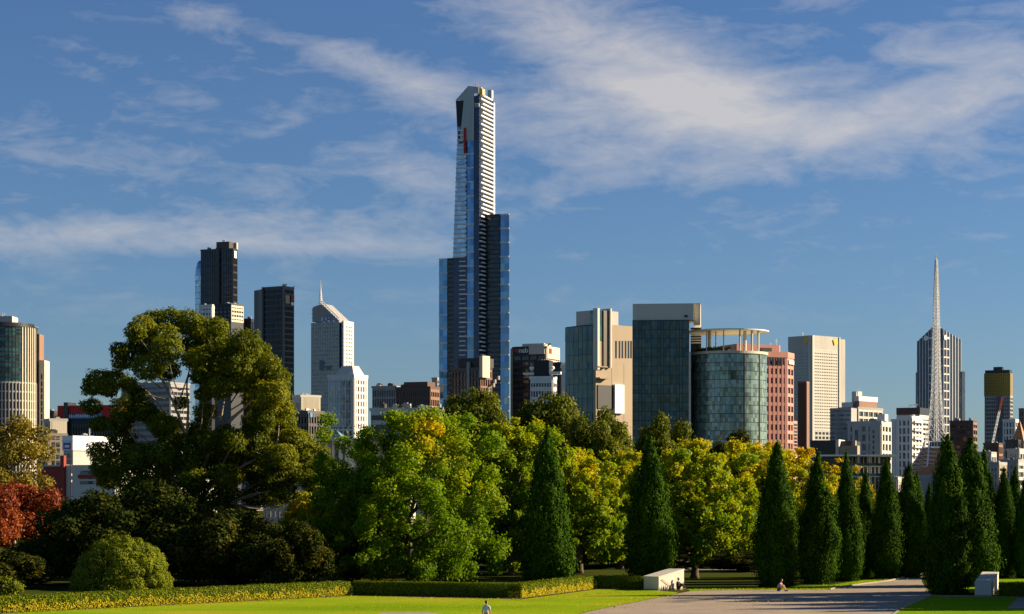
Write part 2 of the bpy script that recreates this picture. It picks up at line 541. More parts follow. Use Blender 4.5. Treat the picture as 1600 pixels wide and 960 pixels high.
# ------------------------------------------------------------------ ground, lawn, path
def ground_mat(name, c1, c2, c3, scale, bump=0.4, rough=0.95, fine=9.0, stretch=1.0):
    m_, nt, out = new_mat(name)
    L = nt.links
    p = N(nt, 'ShaderNodeBsdfPrincipled')
    p.inputs['Roughness'].default_value = rough
    p.inputs['Specular IOR Level'].default_value = 0.0
    tcn = N(nt, 'ShaderNodeTexCoord')
    n1 = N(nt, 'ShaderNodeTexNoise'); n1.inputs['Scale'].default_value = scale; n1.inputs['Detail'].default_value = 5; n1.inputs['Roughness'].default_value = 0.6
    n2 = N(nt, 'ShaderNodeTexNoise'); n2.inputs['Scale'].default_value = fine; n2.inputs['Detail'].default_value = 6; n2.inputs['Roughness'].default_value = 0.7
    mp = N(nt, 'ShaderNodeMapping'); mp.inputs['Scale'].default_value = (stretch, 1, 1)
    L.new(tcn.outputs['Object'], mp.inputs['Vector']); L.new(mp.outputs[0], n1.inputs['Vector']); L.new(tcn.outputs['Object'], n2.inputs['Vector'])
    cr = N(nt, 'ShaderNodeValToRGB')
    cr.color_ramp.elements[0].position = 0.33; cr.color_ramp.elements[0].color = (*c1, 1)
    cr.color_ramp.elements[1].position = 0.68; cr.color_ramp.elements[1].color = (*c3, 1)
    e = cr.color_ramp.elements.new(0.5); e.color = (*c2, 1)
    L.new(n1.outputs['Fac'], cr.inputs[0])
    mr = N(nt, 'ShaderNodeMapRange'); mr.inputs['From Min'].default_value = 0.3; mr.inputs['From Max'].default_value = 0.7
    mr.inputs['To Min'].default_value = 0.62; mr.inputs['To Max'].default_value = 1.35
    L.new(n2.outputs['Fac'], mr.inputs['Value'])
    mx = N(nt, 'ShaderNodeMix', data_type='RGBA', blend_type='MULTIPLY'); mx.inputs[0].default_value = 1
    L.new(cr.outputs[0], mx.inputs[6]); L.new(mr.outputs[0], mx.inputs[7])
    L.new(mx.outputs[2], p.inputs['Base Color'])
    bp = N(nt, 'ShaderNodeBump'); bp.inputs['Strength'].default_value = bump; bp.inputs['Distance'].default_value = 0.05
    L.new(n2.outputs['Fac'], bp.inputs['Height']); L.new(bp.outputs[0], p.inputs['Normal'])
    L.new(p.outputs[0], out.inputs['Surface'])
    return m_
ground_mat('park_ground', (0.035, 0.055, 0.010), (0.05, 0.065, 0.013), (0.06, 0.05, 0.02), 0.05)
ground_mat('lawn_grass', (0.16, 0.26, 0.008), (0.21, 0.31, 0.010), (0.34, 0.32, 0.025), 0.14, bump=0.6, stretch=0.45)
ground_mat('lawn_green', (0.14, 0.26, 0.008), (0.17, 0.29, 0.008), (0.24, 0.30, 0.012), 0.16, bump=0.6, stretch=0.5)
ground_mat('asphalt', (0.29, 0.24, 0.19), (0.335, 0.275, 0.215), (0.38, 0.315, 0.245), 0.35, bump=0.15, fine=14)
ground_mat('soil', (0.055, 0.04, 0.025), (0.075, 0.055, 0.035), (0.10, 0.075, 0.05), 0.5)
surf('kerb_stone', (0.30, 0.26, 0.20), 0.85, var=0.15, scale=1.5)
surf('stone_block', (0.60, 0.54, 0.45), 0.8, var=0.10, scale=0.9, bump=0.15)

def sheet(name, pts, z, mat, th=0.0):
    n = len(pts)
    a = sum(pts[i][0] * pts[(i + 1) % n][1] - pts[(i + 1) % n][0] * pts[i][1] for i in range(n))
    if a < 0: pts = pts[::-1]
    mb = MB()
    if th:
        mb.prism(pts, z - th, z)
    else:
        mb.poly([(x, y, z) for x, y in pts], [tuple(range(n))])
    o = mb.build(name, MAT[mat])
    o['kind'] = 'structure'
    return o
def smooth_line(pts, k=5):
    out = []
    for i in range(len(pts) - 1):
        p0, p1, p2, p3 = pts[max(i - 1, 0)], pts[i], pts[i + 1], pts[min(i + 2, len(pts) - 1)]
        for j in range(k):
            t = j / k
            out.append(tuple(0.5 * ((2 * p1[c]) + (-p0[c] + p2[c]) * t + (2 * p0[c] - 5 * p1[c] + 4 * p2[c] - p3[c]) * t * t + (-p0[c] + 3 * p1[c] - 3 * p2[c] + p3[c]) * t ** 3) for c in (0, 1)))
    out.append(pts[-1])
    return out
G = gp
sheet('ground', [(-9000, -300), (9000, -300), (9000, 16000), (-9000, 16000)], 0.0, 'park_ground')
# path
left_edge = smooth_line([G(860, 975), G(905, 960), G(963, 947), G(1010, 938), G(1035, 932.5), G(1059, 928), G(1078, 924.3)])
far_edge = smooth_line([G(1078, 924.3), G(1120, 923), G(1213, 922.5), G(1289, 922), G(1309, 919), G(1330, 916), G(1351, 913), G(1392, 907.7), G(1424, 899), G(1446, 885)])
right_edge = smooth_line([G(1462, 885), G(1441, 903), G(1446, 918), G(1455, 931), G(1437, 940), G(1420, 947), G(1402, 957), G(1380, 972)])
near = [(16, 60), (-3, 60)]
sheet('path', left_edge + far_edge + right_edge + near, 0.012, 'asphalt')
# narrow path leading right behind the lawn strip
sheet('path', [G(1450, 930.5), G(1530, 931.0), G(1700, 931.5), G(1700, 934.5), G(1530, 933.4), G(1453, 933.2)], 0.016, 'asphalt')
# lawns, each a slightly raised sheet with a kerb
hedge_foot = [G(-160, 967), G(0, 958.5), G(552, 931), G(815, 936), G(934, 920.5), G(1005, 921.5), G(1030, 924)]
lawn_l = hedge_foot + [G(1060, 926.6)] + left_edge[::-1][6:] + [(-4, 60), (-60, 60)]
sheet('lawn', lawn_l, 0.035, 'lawn_grass')
edge_r = right_edge[15:]
lawn_r = edge_r + [(18, 60), (70, 60), G(1760, 934.8), G(1530, 933.8), G(1460, 933.4)]
sheet('lawn', lawn_r, 0.06, 'lawn_green')
def kerb(name, line, w, z0, z1, label=None):
    mb = MB()
    for i in range(len(line) - 1):
        a, c = Vector((*line[i], 0)), Vector((*line[i + 1], 0))
        d = (c - a)
        if d.length < 0.05: continue
        n_ = Vector((-d.y, d.x, 0)).normalized() * w / 2
        e = d.normalized() * 0.006
        mb.prism([(p.x, p.y) for p in (a - n_ + e, c - n_ - e, c + n_ - e, a + n_ + e)], z0, z1)
    o = mb.build(name, MAT['kerb_stone'])
    o['kind'] = 'structure'
    return o
kerb('kerb', right_edge[15:-2], 0.16, 0.0, 0.09)
kerb('kerb', far_edge[16:42], 0.18, 0.0, 0.12)
# grass strip under the far trees
strip = far_edge[:-3]
sheet('lawn', strip + [G(1424, 897), G(1392, 902), G(1340, 908), G(1300, 914.5), G(1200, 918), G(1072, 919)], 0.02, 'lawn_green')  # lawn ends short; darker ground behind it stands in for tree shade
sheet('lawn', [G(1462, 926), G(1530, 927.5), G(1800, 929), G(1800, 905), G(1470, 905)], 0.02, 'lawn_green')
sheet('soil_strip', [G(-160, 969.5), G(0, 960), G(552, 932), G(815, 937.6), G(934, 921.6), G(1005, 922.6), G(1005, 919), G(560, 928), G(0, 950)], 0.05, 'soil')
sheet('path', [G(560, 975), G(596, 958.5), G(668, 958.2), G(700, 962), G(690, 975)], 0.05, 'asphalt')
sheet('path', [G(1574, 952.5), G(1590, 935.5), G(1760, 935), G(1760, 952.5)], 0.075, 'asphalt')
sheet('path', [G(1068, 893.5), G(1240, 894.5), G(1240, 891.0), G(1068, 890.0)], 0.03, 'asphalt')

# ---- the tall blue tower with stepped wings
def tall_tower():
    b = Bld('skyscraper', 'tallest blue glass tower with stepped wings, silver crown and red stripe', 748.5, 1250, 20)
    zt = b.Z(135)
    D = b.Y(771.5)
    row = 22.0 / F * 1250         # white line every 22 pixels
    xb0, xb1 = b.X(729.5), b.X(740.5)
    # central shaft core: dark glass, left edge battered outward below
    xl_t, xl_b = b.X(715), b.X(708.5)
    z_wing_l = b.Z(404, b.X(700))
    z_crown = b.Z(219, xb0)
    mb = MB()
    mb.poly([(xl_b, 0.3, 0), (0, 0.3, 0), (0, D, 0), (xl_b, D, 0), (xl_b, 0.3, z_wing_l), (0, 0.3, z_wing_l), (0, D, z_wing_l), (xl_b, D, z_wing_l),
             (xl_t, 0.3, z_crown), (0, 0.3, z_crown), (0, D, z_crown), (xl_t, D, z_crown)],
            [(3, 2, 1, 0), (0, 1, 5, 4), (1, 2, 6, 5), (2, 3, 7, 6), (3, 0, 4, 7), (4, 5, 9, 8), (5, 6, 10, 9), (6, 7, 11, 10), (7, 4, 8, 11), (8, 9, 10, 11)])
    core = b.part('shaft', 'glass_navy', mb)
    # blue glass strip in big panes with white lines between
    f = b.front(xb0, xb1, 0.3)
    n = int((z_crown - 4) / row)
    zb = z_crown - n * row
    f.panes('glass_blue', zb, z_crown, 1, n, 0.5, 0.12, parent=core)
    mb = MB()
    for j in range(n + 1):
        f.fbox(mb, -0.3, f.L, 0.0, 0.45, zb + j * row - 0.42, zb + j * row + 0.42)
    b.part('glass_transom', 'white_paint', mb, core, kind='stuff')
    # banded balconies on the left of the strip
    f2 = b.front(xl_b, xb0 - 0.3, 0.3)
    mb, mp_ = MB(), MB()
    sr = row / 3.0
    k = 0
    z = zb
    while z < z_crown + 6:
        t = 0 if z < z_wing_l else (z - z_wing_l) / (z_crown - z_wing_l)
        a0 = (xl_t - xl_b) * min(t, 1.05)
        if z < z_wing_l:
            a0 = b.X(717.8) - xl_b
            if k % 3 == 0: f2.fbox(mb, a0, f2.L, 0, 0.9, z - 0.2, z + 0.75)
            else: f2.fbox(mb, a0, f2.L - 0.6, 0, 0.7, z - 0.1, z + 0.6)
        else:
            f2.fbox(mp_, a0 - 0.2, f2.L, 0, 0.35, z + 0.72, z + sr - 0.28)
            f2.fbox(mb, a0 - 0.3, f2.L - (0 if k % 3 == 0 else 0.7), 0, 0.9, z - 0.2, z + 0.70)
        z += sr
        k += 1
    b.part('balcony_bands', 'white_paint', mb, core, kind='stuff')
    b.part('balcony_glazing', 'glass_pale', mp_, core, kind='stuff')
    # sunlit floor slabs down the right side
    fr = b.right(0.0, D)
    mb = MB()
    z_s = b.Z(147)
    z, k = 18.0, 0
    sp = 6.55 / F * 1250
    y_wing = b.Y(756)
    yr = b.Y(766.5)
    while z < z_s:
        a0 = 0.05 if k % 2 == 0 else D * 0.12
        t = max(0.0, (z - z_crown) / (z_s - z_crown))
        a1 = D * (0.94 - 0.14 * t)
        fr.fbox(mb, a0, a1, 0, 1.5, z, z + 0.85)
        z += sp
        k += 1
    b.part('floor_slabs', 'sign_white', mb, core, kind='stuff')
    # slim silver blade on the far right edge
    mb = MB().box(-0.6, 0.5, D * 0.955, D * 1.03, b.Z(336, 0, D), b.Z(161, 0, D))
    b.part('edge_blade', 'steel_white', mb)
    # crown
    zc0 = z_crown + 0.1
    xk = b.X(732)
    mb = MB()
    x_l = b.X(712)
    mb.poly([(xl_t, 0.25, zc0), (0, 0.25, zc0), (0, D, zc0), (xl_t, D, zc0),
             (x_l, 0.25, b.Z(157)), (0, 0.25, b.Z(148)), (0, D, b.Z(143)), (x_l, D, b.Z(143))],
            [(3, 2, 1, 0), (0, 1, 5, 4), (1, 2, 6, 5), (2, 3, 7, 6), (3, 0, 4, 7), (4, 5, 6, 7)])
    crown = b.part('crown', 'glass_navy', mb)
    # dark wedge and silver panel in front of it
    P = lambda px, py, y: (b.X(px, y), y, b.Z(py, b.X(px, y), y))
    def slab(name, mat, pts, y, th, parent):
        v = [P(px, py, y) for px, py in pts]
        v2 = [(p[0], p[1] + th, p[2]) for p in v]
        nn = len(v)
        return b.part(name, mat, MB().poly(v + v2, [tuple(range(nn))[::-1], tuple(range(nn, 2 * nn))] + [((i + 1) % nn, i, nn + i, nn + (i + 1) % nn) for i in range(nn)]), parent)
    slab('dark_wedge', 'charcoal', [(716.5, 229), (730, 218), (724.8, 158), (712, 157)], -0.05, 0.25, crown)
    pl = slab('silver_panel', 'silver_panel', [(718.2, 222), (740.6, 217), (740.6, 146), (748, 146), (748, 136), (731.5, 134.5), (712, 156.5), (724.6, 157.5)], -0.55, 0.4, crown)
    # panel joints as proud battens
    mb = MB()
    for py in range(145, 216, 8):
        x0, x1 = b.X(725 - (py - 157) * 0.11, -0.6), b.X(740.4, -0.6)
        zz = b.Z(py, x0, -0.6)
        mb.box(x0, x1, -0.62, -0.5, zz - 0.08, zz + 0.08)
    for px in (728.5, 732.5, 736.5):
        x = b.X(px, -0.6)
        mb.box(x - 0.07, x + 0.07, -0.63, -0.5, b.Z(215), b.Z(140))
    b.part('panel_joints', 'grey_metal', mb, pl, kind='stuff')
    # right half of the crown: navy strip, open frame, back screen
    x1 = b.X(740.5)
    b.part('back_screen', 'silver_panel', MB().box(-3, -0.3, D * 0.88, D * 1.01, zc0, b.Z(142, 0, D)), crown)
    b.part('crane_house', 'gold_paint', MB().box(-1.5, 1.8, 1.0, 6.0, b.Z(148), b.Z(138)).box(-0.8, 0.6, 2, 5, b.Z(138), b.Z(135.5)), crown)
    mb = MB()
    f3 = b.front(b.X(740.6), 0, 0.25)
    for i in range(5):
        f3.fbox(mb, i * f3.L / 4 - 0.1, i * f3.L / 4 + 0.1, 0, 0.5, b.Z(168), b.Z(162))
    f3.fbox(mb, -4.5, f3.L, 0.1, 0.4, b.Z(162.5), b.Z(161.5))
    b.part('deck_rail', 'steel_white', mb, crown)
    mast(b, b.X(741), 4, b.Z(136), b.Z(126), 0.25, parent=crown)
    mast(b, b.X(733), 6, b.Z(136), b.Z(131), 0.15, parent=crown)
    slab('red_stripe', 'red_paint', [(724.3, 239.5), (727.2, 239.5), (727.2, 200), (724.3, 200)], -1.6, 0.9, core)
    # wings
    def wing(px0, px1, pxa, pxb, py, y, blue_left):
        # px0..px1 dark banded face, pxa..pxb blue panes; y local depth of the front
        xs = [b.X(p, y) for p in (px0, px1, pxa, pxb)]
        zt_ = b.Z(py, xs[0], y)
        w = b.part('wing', 'charcoal', MB().prism([(min(xs) + 0.05, y), (max(xs) - 0.05, y), (b.X(max(px1, pxb) - 0.6, y + 14), y + 14), (min(xs) + 0.05, y + 14)], 0, zt_ - 0.4))
        ff = b.front(xs[2], xs[3], y)
        nn = int((zt_ - 2) / row)
        z0 = zt_ - nn * row - 0.4
        ff.panes('glass_blue', z0, zt_ - 0.4, 1, nn, 0.5, 0.12, parent=w)
        mb = MB()
        for j in range(nn + 1):
            ff.fbox(mb, -0.02, ff.L + 0.02, 0, 0.42, z0 + j * row - 0.45, z0 + j * row + 0.45)
        b.part('glass_transom', 'white_paint', mb, w, kind='stuff')
        fd = b.front(xs[0], xs[1], y)
        mb = MB()
        z = 2.0
        while z < zt_ - 1:
            fd.fbox(mb, 0, fd.L, 0, 0.8, z, z + 0.7)
            z += row / 3
        fd.fbox(mb, -0.05, fd.L, 0, 0.85, zt_ - 0.8, zt_)
        b.part('balcony_bands', 'dark_granite', mb, w, kind='stuff')
        mbg = MB()
        z = 2.0
        while z < zt_ - 2.5:
            fd.fbox(mbg, 0.1, fd.L - 0.1, 0, 0.3, z + 0.75, z + row / 3 - 0.1)
            z += row / 3
        b.part('balcony_glazing', 'glass_dark', mbg, w, kind='stuff')
    wing(756.2, 781.3, 781.6, 795.5, 336, y_wing, False)
    wing(699.7, 717.5, 686, 699.4, 404, 1.5, True)
tall_tower()

# ---- dark stepped building at the tall tower's foot
b = simple_block('podium_building', 'dark stepped block with cream corner at foot of tallest tower', 707, 750, 768, 574, 1080, 35, 'dark_granite', 'glass_dark', 8, 5, 16, 0.5, 1.0, 0.4, wall_r='brown_light', clutter=0)
b.pbox('upper_storey', 'charcoal', 716, 749, 560, 574.2, 0.8, 14)
b.pbox('lift_tower', 'cream_stone', 749, 754, 556, 590, -0.8, 6)
b.pbox('stair_bay', 'concrete_grey', 729, 733, 566, 640, -0.9, 0.5)
roof_clutter(b, b.x0 + 2, -1, 2, 10, b.zt + 2, 6, 4)
mb = MB()
for i in range(7):
    xx = rnd.uniform(1, 3); mb.box(xx - 1, xx, i * 2.2, i * 2.2 + 1.3, b.Z(628 - i * 6), b.Z(622 - i * 6))
b.part('side_balcony', 'concrete_grey', mb, kind='stuff')

# ---- round green glass tower on the left edge
def round_tower():
    d = 1000.0
    b = Bld('round_tower', 'rounded dark green glass tower with pale right edge at the left', 5, 1016, 0)
    r = 52 / F * d
    z_t, z_m = b.Z(514), b.Z(600)
    b.part('glass_drum', 'glass_green', MB().lathe([(r, z_m), (r, z_t)], 60), smooth=False)
    b.part('lower_glazing', 'glass_dark', MB().lathe([(r - 0.1, 0), (r - 0.1, z_m)], 60))
    b.part('roof_slab', 'dark_granite', MB().lathe([(r + 0.5, z_t + 0.01), (r + 0.5, z_t + 0.5), (r * 0.93, z_t + 0.6), (r * 0.93, z_t + 2.2)], 60))
    mb, mb2, mb3, mb4 = MB(), MB(), MB(), MB()
    for i in range(60):
        M = Matrix.Rotation(2 * math.pi * i / 60, 4, 'Z')
        a_ = (i * 6 + 180) % 360 - 180
        if -46 < a_ < -2:  # separate facade range; its cream tone also carries sunlight in the colour
            mb3.box(r - 0.2, r + 0.45, -0.34, 0.34, 0, z_m, M)
            mb4.box(r - 0.2, r + 0.42, -0.26, 0.26, z_m, z_t + 0.3, M)
        else:
            mb.box(r - 0.2, r + 0.14, -0.07, 0.07, z_m, z_t, M)
            mb2.box(r - 0.3, r + 0.4, -0.26, 0.26, 0, z_m, M)
    nr = 11
    for j in range(nr + 1):
        z = z_m + (z_t - z_m) * j / nr
        mb.lathe([(r + 0.10, z - 0.3), (r + 0.10, z + 0.3)], 60)
    for j in range(15):
        z = z_m * j / 14
        mb2.lathe([(r + 0.2, z - 0.45), (r + 0.2, z + 0.35)], 60)
    b.part('mullions', 'dark_granite', mb, kind='stuff')
    b.part('pier_grid', 'concrete_grey', mb2, kind='stuff')
    b.part('pale_piers', 'cream_stone', mb3, kind='stuff')
    b.part('balcony_frames', 'cream_stone', mb4, kind='stuff')
    b.part('penthouse', 'concrete', MB().box(b.X(-30, -8), b.X(19, -8), -8, 4, z_t + 0.8, b.Z(494, 0, -8)))
    b.part('roof_screen', 'concrete_pale', MB().box(b.X(34, -4), b.X(54, -4), -4, 4, z_t + 0.8, b.Z(514, 0, -4) + 1.2))
    mast(b, b.X(4, 0), 0, b.Z(494), b.Z(489), 0.25)
    b.part('dark_flank', 'brown_light', MB().box(b.X(55, 4), b.X(61.5, 4), 4, 14, 0, b.Z(522, 0, 4)))
    x0, x1 = b.X(61, 1), b.X(69.5, 1)
    fin = b.part('fin_wall', 'cream_stone', MB().box(x0, x1, 1, 12, 0, b.Z(563, 0, 1)))
    mb = MB()
    xm = b.X(65, 1)
    for j in range(20):
        z = 2 + j * (b.Z(583) - 2) / 20
        mb.box(xm - 0.35, xm + 0.35, 0.9, 1.2, z, z + 2.6)
    b.part('window_slots', 'glass_dark', mb, fin, kind='stuff')
round_tower()

# ---- low buildings left
b = simple_block('office_block', 'dark office block with red rooftop band and blue sign behind big gum tree', 90, 182, 206, 652, 930, 18, 'charcoal', 'glass_dark', 22, 6, 10, 0.35, 1.6, 0.4, clutter=3)
f = b.front(b.x0, 0)
b.part('red_band', 'red_paint', MB().box(b.x0 + 0.5, -0.2, -0.9, b.y1, b.zt, b.Z(633)))
b.pbox('stair_tower', 'dark_granite', 99.5, 106, 629, None, -1.6, 6)
mb = MB(); f.fbox(mb, 6, 24, 0.45, 0.9, b.Z(653.5), b.Z(645)); s_ = b.part('sign', 'blue_sign', mb)
mb = MB()
for i in range(15):
    f.fbox(mb, 6.6 + i * 1.15, 7.2 + i * 1.15, 0.9, 1.0, b.Z(651.6), b.Z(651.6 - rnd.choice((3, 4, 4.6))))
b.part('lettering', 'sign_white', mb, s_, kind='stuff')
simple_block('far_block', 'small dark flat-roofed block beside the cream fin of the round tower', 58, 84, 90, 642, 1150, 15, 'dark_bronze', 'glass_dark', 8, 3, 8, 0.4, 1.6, 0.4)
b = simple_block('apartment_block', 'cream apartment block with vertical stripes below dark office block', 70, 78, 104, 654, 880, 60, 'concrete', 'glass_window', 3, 8, 9, 0.9, 1.0, 0.5, wall_r='cream_stone', clutter=2)
b = simple_block('beige_building', 'beige building with tall recessed window bay behind red tree', 62, 74, 104, 677, 800, 62, 'beige_wall', 'glass_window', 2, 1, 2, 1.0, 2.0, 0.4, wall_r='beige_wall', clutter=2)
fr = b.right(0, b.y1)
mb = MB(); fr.fbox(mb, 0.02, fr.L - 0.02, -0.1, 0.3, 0, b.zt - 1); b.part('facing', 'beige_wall', mb)
fr.panes('glass_window', b.Z(728), b.Z(690), 2, 4, 0.6, 0.36, a0=fr.L * 0.2, a1=fr.L * 0.68)
fr.panes('glass_window', b.Z(688), b.Z(681), 2, 2, 0.4, 0.36, a0=fr.L * 0.22, a1=fr.L * 0.66)
# white building with hoarding
b = Bld('signboard_building', 'white low building with blue emblem on its rooftop hoarding', 114, 640, 35)
x0 = b.X(100); y1 = b.Y(190)
b.part('wall', 'concrete', MB().box(x0, 0, 0, y1, 0, b.Z(704)))
h = b.part('hoarding', 'sign_white', MB().box(x0 - 0.4, 0.4, -0.4, y1, b.Z(704) + 0.01, b.Z(681)))
b.part('hoarding_rim', 'grey_metal', MB().box(x0 - 0.5, 0.5, -0.5, y1, b.Z(689.8), b.Z(688.8)), h)
f, fr = b.front(x0 - 0.4, 0.4, -0.4), b.right(-0.4, y1, 0.4)
mb = MB(); f.fbox(mb, f.L * 0.12, f.L * 0.8, 0, 0.08, b.Z(702), b.Z(692)); e = b.part('emblem', 'navy_sign', mb, h)
mb = MB(); f.fbox(mb, f.L * 0.25, f.L * 0.68, 0.08, 0.12, b.Z(699.5), b.Z(695.5)); b.part('emblem_mark', 'sign_white', mb, e)
mb = MB(); fr.fbox(mb, fr.L * 0.26, fr.L * 0.52, 0, 0.08, b.Z(702), b.Z(693)); e = b.part('notice', 'navy_sign', mb, h)
mb = MB(); fr.fbox(mb, fr.L * 0.265, fr.L * 0.515, 0.08, 0.12, b.Z(701.4), b.Z(693.6)); b.part('notice_field', 'sign_white', mb, e)
mb = MB()
for j in range(3): fr.fbox(mb, fr.L * 0.285, fr.L * (0.48 - 0.05 * j), 0.12, 0.16, b.Z(700.2 - j * 2.2), b.Z(699.2 - j * 2.2))
b.part('notice_lines', 'navy_sign', mb, e)
f0 = b.front(x0, 0)
f0.panes('glass_window', b.Z(726), b.Z(708), 3, 2, 0.5, 0.08)
roof_clutter(b, x0, -1, 2, 12, b.Z(681), 4, 2.0)
mast(b, -1, 8, b.Z(681), b.Z(668), 0.12)
# street wall with red panels
b = Bld('retaining_wall', 'long pale street wall with brick red panels beyond the red tree', 96, 470, 30, cat='wall')
x0 = b.X(60); y1 = b.Y(260)
b.part('side_wall', 'red_wall', MB().box(x0, -0.05, 0, 8, 0, b.Z(729)))
b.part('wall', 'concrete_pale', MB().box(0, 16, 0.3, y1, 0, b.Z(727)))
fr = b.right(0.3, y1, 16)
b.part('coping', 'concrete_pale', MB().box(x0, 0.1, -0.2, 8.2, b.Z(729) + 0.005, b.Z(726.5)))
f = b.front(0, 16, 0.3)
mb = MB()
for j in range(3): f.fbox(mb, 5.5, 10.5, 0, 0.12, b.Z(757 - j * 8), b.Z(752 - j * 8))
b.part('louvre_window', 'glass_window', mb)
mb = MB()
f.fbox(mb, 5, 14, 0, 0.25, b.Z(748), b.Z(742)); f.fbox(mb, 10.6, 14.5, 0, 0.3, b.Z(760), b.Z(733))
b.part('red_panel', 'red_wall', mb)
b.part('red_column', 'red_wall', MB().box(0.05, 1.2, -0.5, 0.29, 0, b.Z(712)))
# street lamp
lp = empty('street_lamp', (xat(110.5, 450), 450, 0)); tag(lp, 'tall slim lamp post in front of the pale street wall', 'lamp post')
MB().tube([(0, 0, 0), (0, 0, 12), (0, 0, zat(690, 450))], [0.18, 0.13, 0.09], 8).build('post', MAT['charcoal'], lp)
mb = MB()
for z in (zat(752, 450), zat(742, 450)):
    mb.box(-0.25, 0.25, -0.3, 0.2, z - 0.25, z + 0.25)
mb.build('lamp_head', MAT['cream_stone'], lp)

# ---- grey banded block behind the gum tree
simple_block('office_block', 'grey banded office block glimpsed through the gum tree branches', 190, 266, 296, 597, 1150, 28, 'concrete_grey', 'glass_dark', 3, 3, 20, 0.3, 1.7, 0.4, wall_r='concrete_grey')
simple_block('white_block', 'small white block showing under the gum tree right of its trunk', 378, 400, 412, 648, 900, 30, 'concrete_grey', 'glass_window', 4, 3, 9, 0.6, 1.2, 0.4)

# ---- dark tower with penthouse (left of centre)
b = simple_block('dark_tower', 'tallest dark tower left of centre with central pier and penthouse', 314, 364, 370.5, 388, 1500, 20, 'dark_granite', 'glass_dark', 14, 5, 34, 0.25, 1.2, 0.35, clutter=1)
f = b.front(b.x0, 0)
mb = MB(); f.fbox(mb, f.L * 0.49, f.L * 0.60, 0, 1.6, 0, b.zt + 0.5); b.part('central_pier', 'dark_bronze', mb)
b.pbox('penthouse', 'dark_bronze', 338, 358, 378, 388.5, 1.0, 9)
b.part('penthouse_cap', 'cream_stone', MB().box(b.X(350), b.X(361), 9, 11, b.zt, b.Z(377)))
mast(b, b.X(347), 3, b.Z(378), b.Z(373), 0.35)
mb = MB(); fr = b.right(0, b.y1); fr.fbox(mb, fr.L * 0.15, fr.L * 0.7, 0.4, 0.7, b.Z(403), b.Z(392)); b.part('sign', 'sign_white', mb)
mb = MB()
for j in range(9):
    f.fbox(mb, f.L * rnd.uniform(0.76, 0.9), f.L * 0.97, 0.36, 0.42, b.Z(425 + j * 6.6), b.Z(423.6 + j * 6.6))
b.part('lit_blinds', 'brown_light', mb, kind='stuff')
b = Bld('glass_tower', 'pale curved glass sliver tower behind the tallest dark tower', 308, 1620, 0)
r = 13 / F * 1620
mb = MB().lathe([(r, 0), (r, b.Z(430)), (r * 0.93, b.Z(420)), (r * 0.8, b.Z(412)), (r * 0.6, b.Z(407))], 32, Matrix.Translation((r * 0.62, 6, 0)))
b.part('glazing', 'glass_pale', mb, smooth=False)
mb = MB()
for j in range(40):
    z = j * b.Z(430) / 39
    mb.lathe([(r + 0.15, z - 0.3), (r + 0.15, z + 0.3)], 32, Matrix.Translation((r * 0.62, 6, 0)))
b.part('floor_lines', 'grey_metal', mb, kind='stuff')
b = simple_block('white_block', 'white low block with dark windows at foot of tallest dark tower', 312, 331, 336, 476, 1400, 20, 'white_paint', 'glass_dark', 4, 2, 3, 1.0, 1.8, 0.5, clutter=2, rows_to=503, base_mat='dark_granite')
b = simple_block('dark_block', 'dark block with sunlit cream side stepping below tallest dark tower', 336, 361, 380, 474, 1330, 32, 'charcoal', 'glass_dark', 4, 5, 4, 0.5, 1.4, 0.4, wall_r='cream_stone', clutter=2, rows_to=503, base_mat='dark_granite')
b = simple_block('linking_block', 'low dark wing joined between the two dark towers', 358, 392, 398, 498, 1350, 15, 'dark_granite', 'glass_navy', 7, 2, 18, 0.5, 1.0, 0.4, clutter=1)

# ---- second dark tower
b = simple_block('dark_tower', 'dark navy tower with yellow and red sign near its roof corner', 411, 443, 459, 447, 1250, 32, 'dark_granite', 'glass_dark', 16, 10, 38, 0.3, 1.0, 0.3, clutter=0, wall_r='dark_granite')
f, fr = b.front(b.x0, 0), b.right(0, b.y1)
mb = MB(); f.fbox(mb, -0.3, 1.0, -0.5, 0.9, 0, b.zt + 0.1); f.fbox(mb, f.L - 0.6, f.L + 0.4, -0.5, 0.9, 0, b.zt + 0.1); b.part('corner_pier', 'dark_granite', mb)
mb = MB().prism([(b.x0, 0.2), (b.X(404, 5), 5), (b.X(397, 7), 7), (b.X(397, 7), 18), (b.x0, 18)], 0, b.Z(449)); b.part('left_flank', 'dark_bronze', mb)
mb = MB(); fr.fbox(mb, fr.L * 0.12, fr.L * 0.5, 0.4, 0.8, b.Z(474), b.Z(461)); b.part('sign', 'gold_paint', mb)
mb = MB(); fr.fbox(mb, fr.L * 0.66, fr.L * 0.96, 0.4, 0.8, b.Z(470), b.Z(460)); s_ = b.part('sign', 'red_paint', mb)
mb = MB(); fr.fbox(mb, fr.L * 0.66, fr.L * 0.90, 0.4, 0.8, b.Z(476), b.Z(471)); b.part('sign', 'sign_white', mb)
mast(b, -2, 4, b.zt, b.Z(442), 0.35); mast(b, 0, 10, b.zt, b.Z(445), 0.2)
b.part('roof_dish', 'steel_white', MB().lathe([(0.2, 0), (1.4, 0.8), (1.6, 1.4)], 12, Matrix.Translation((-1.5, 3, b.zt))))

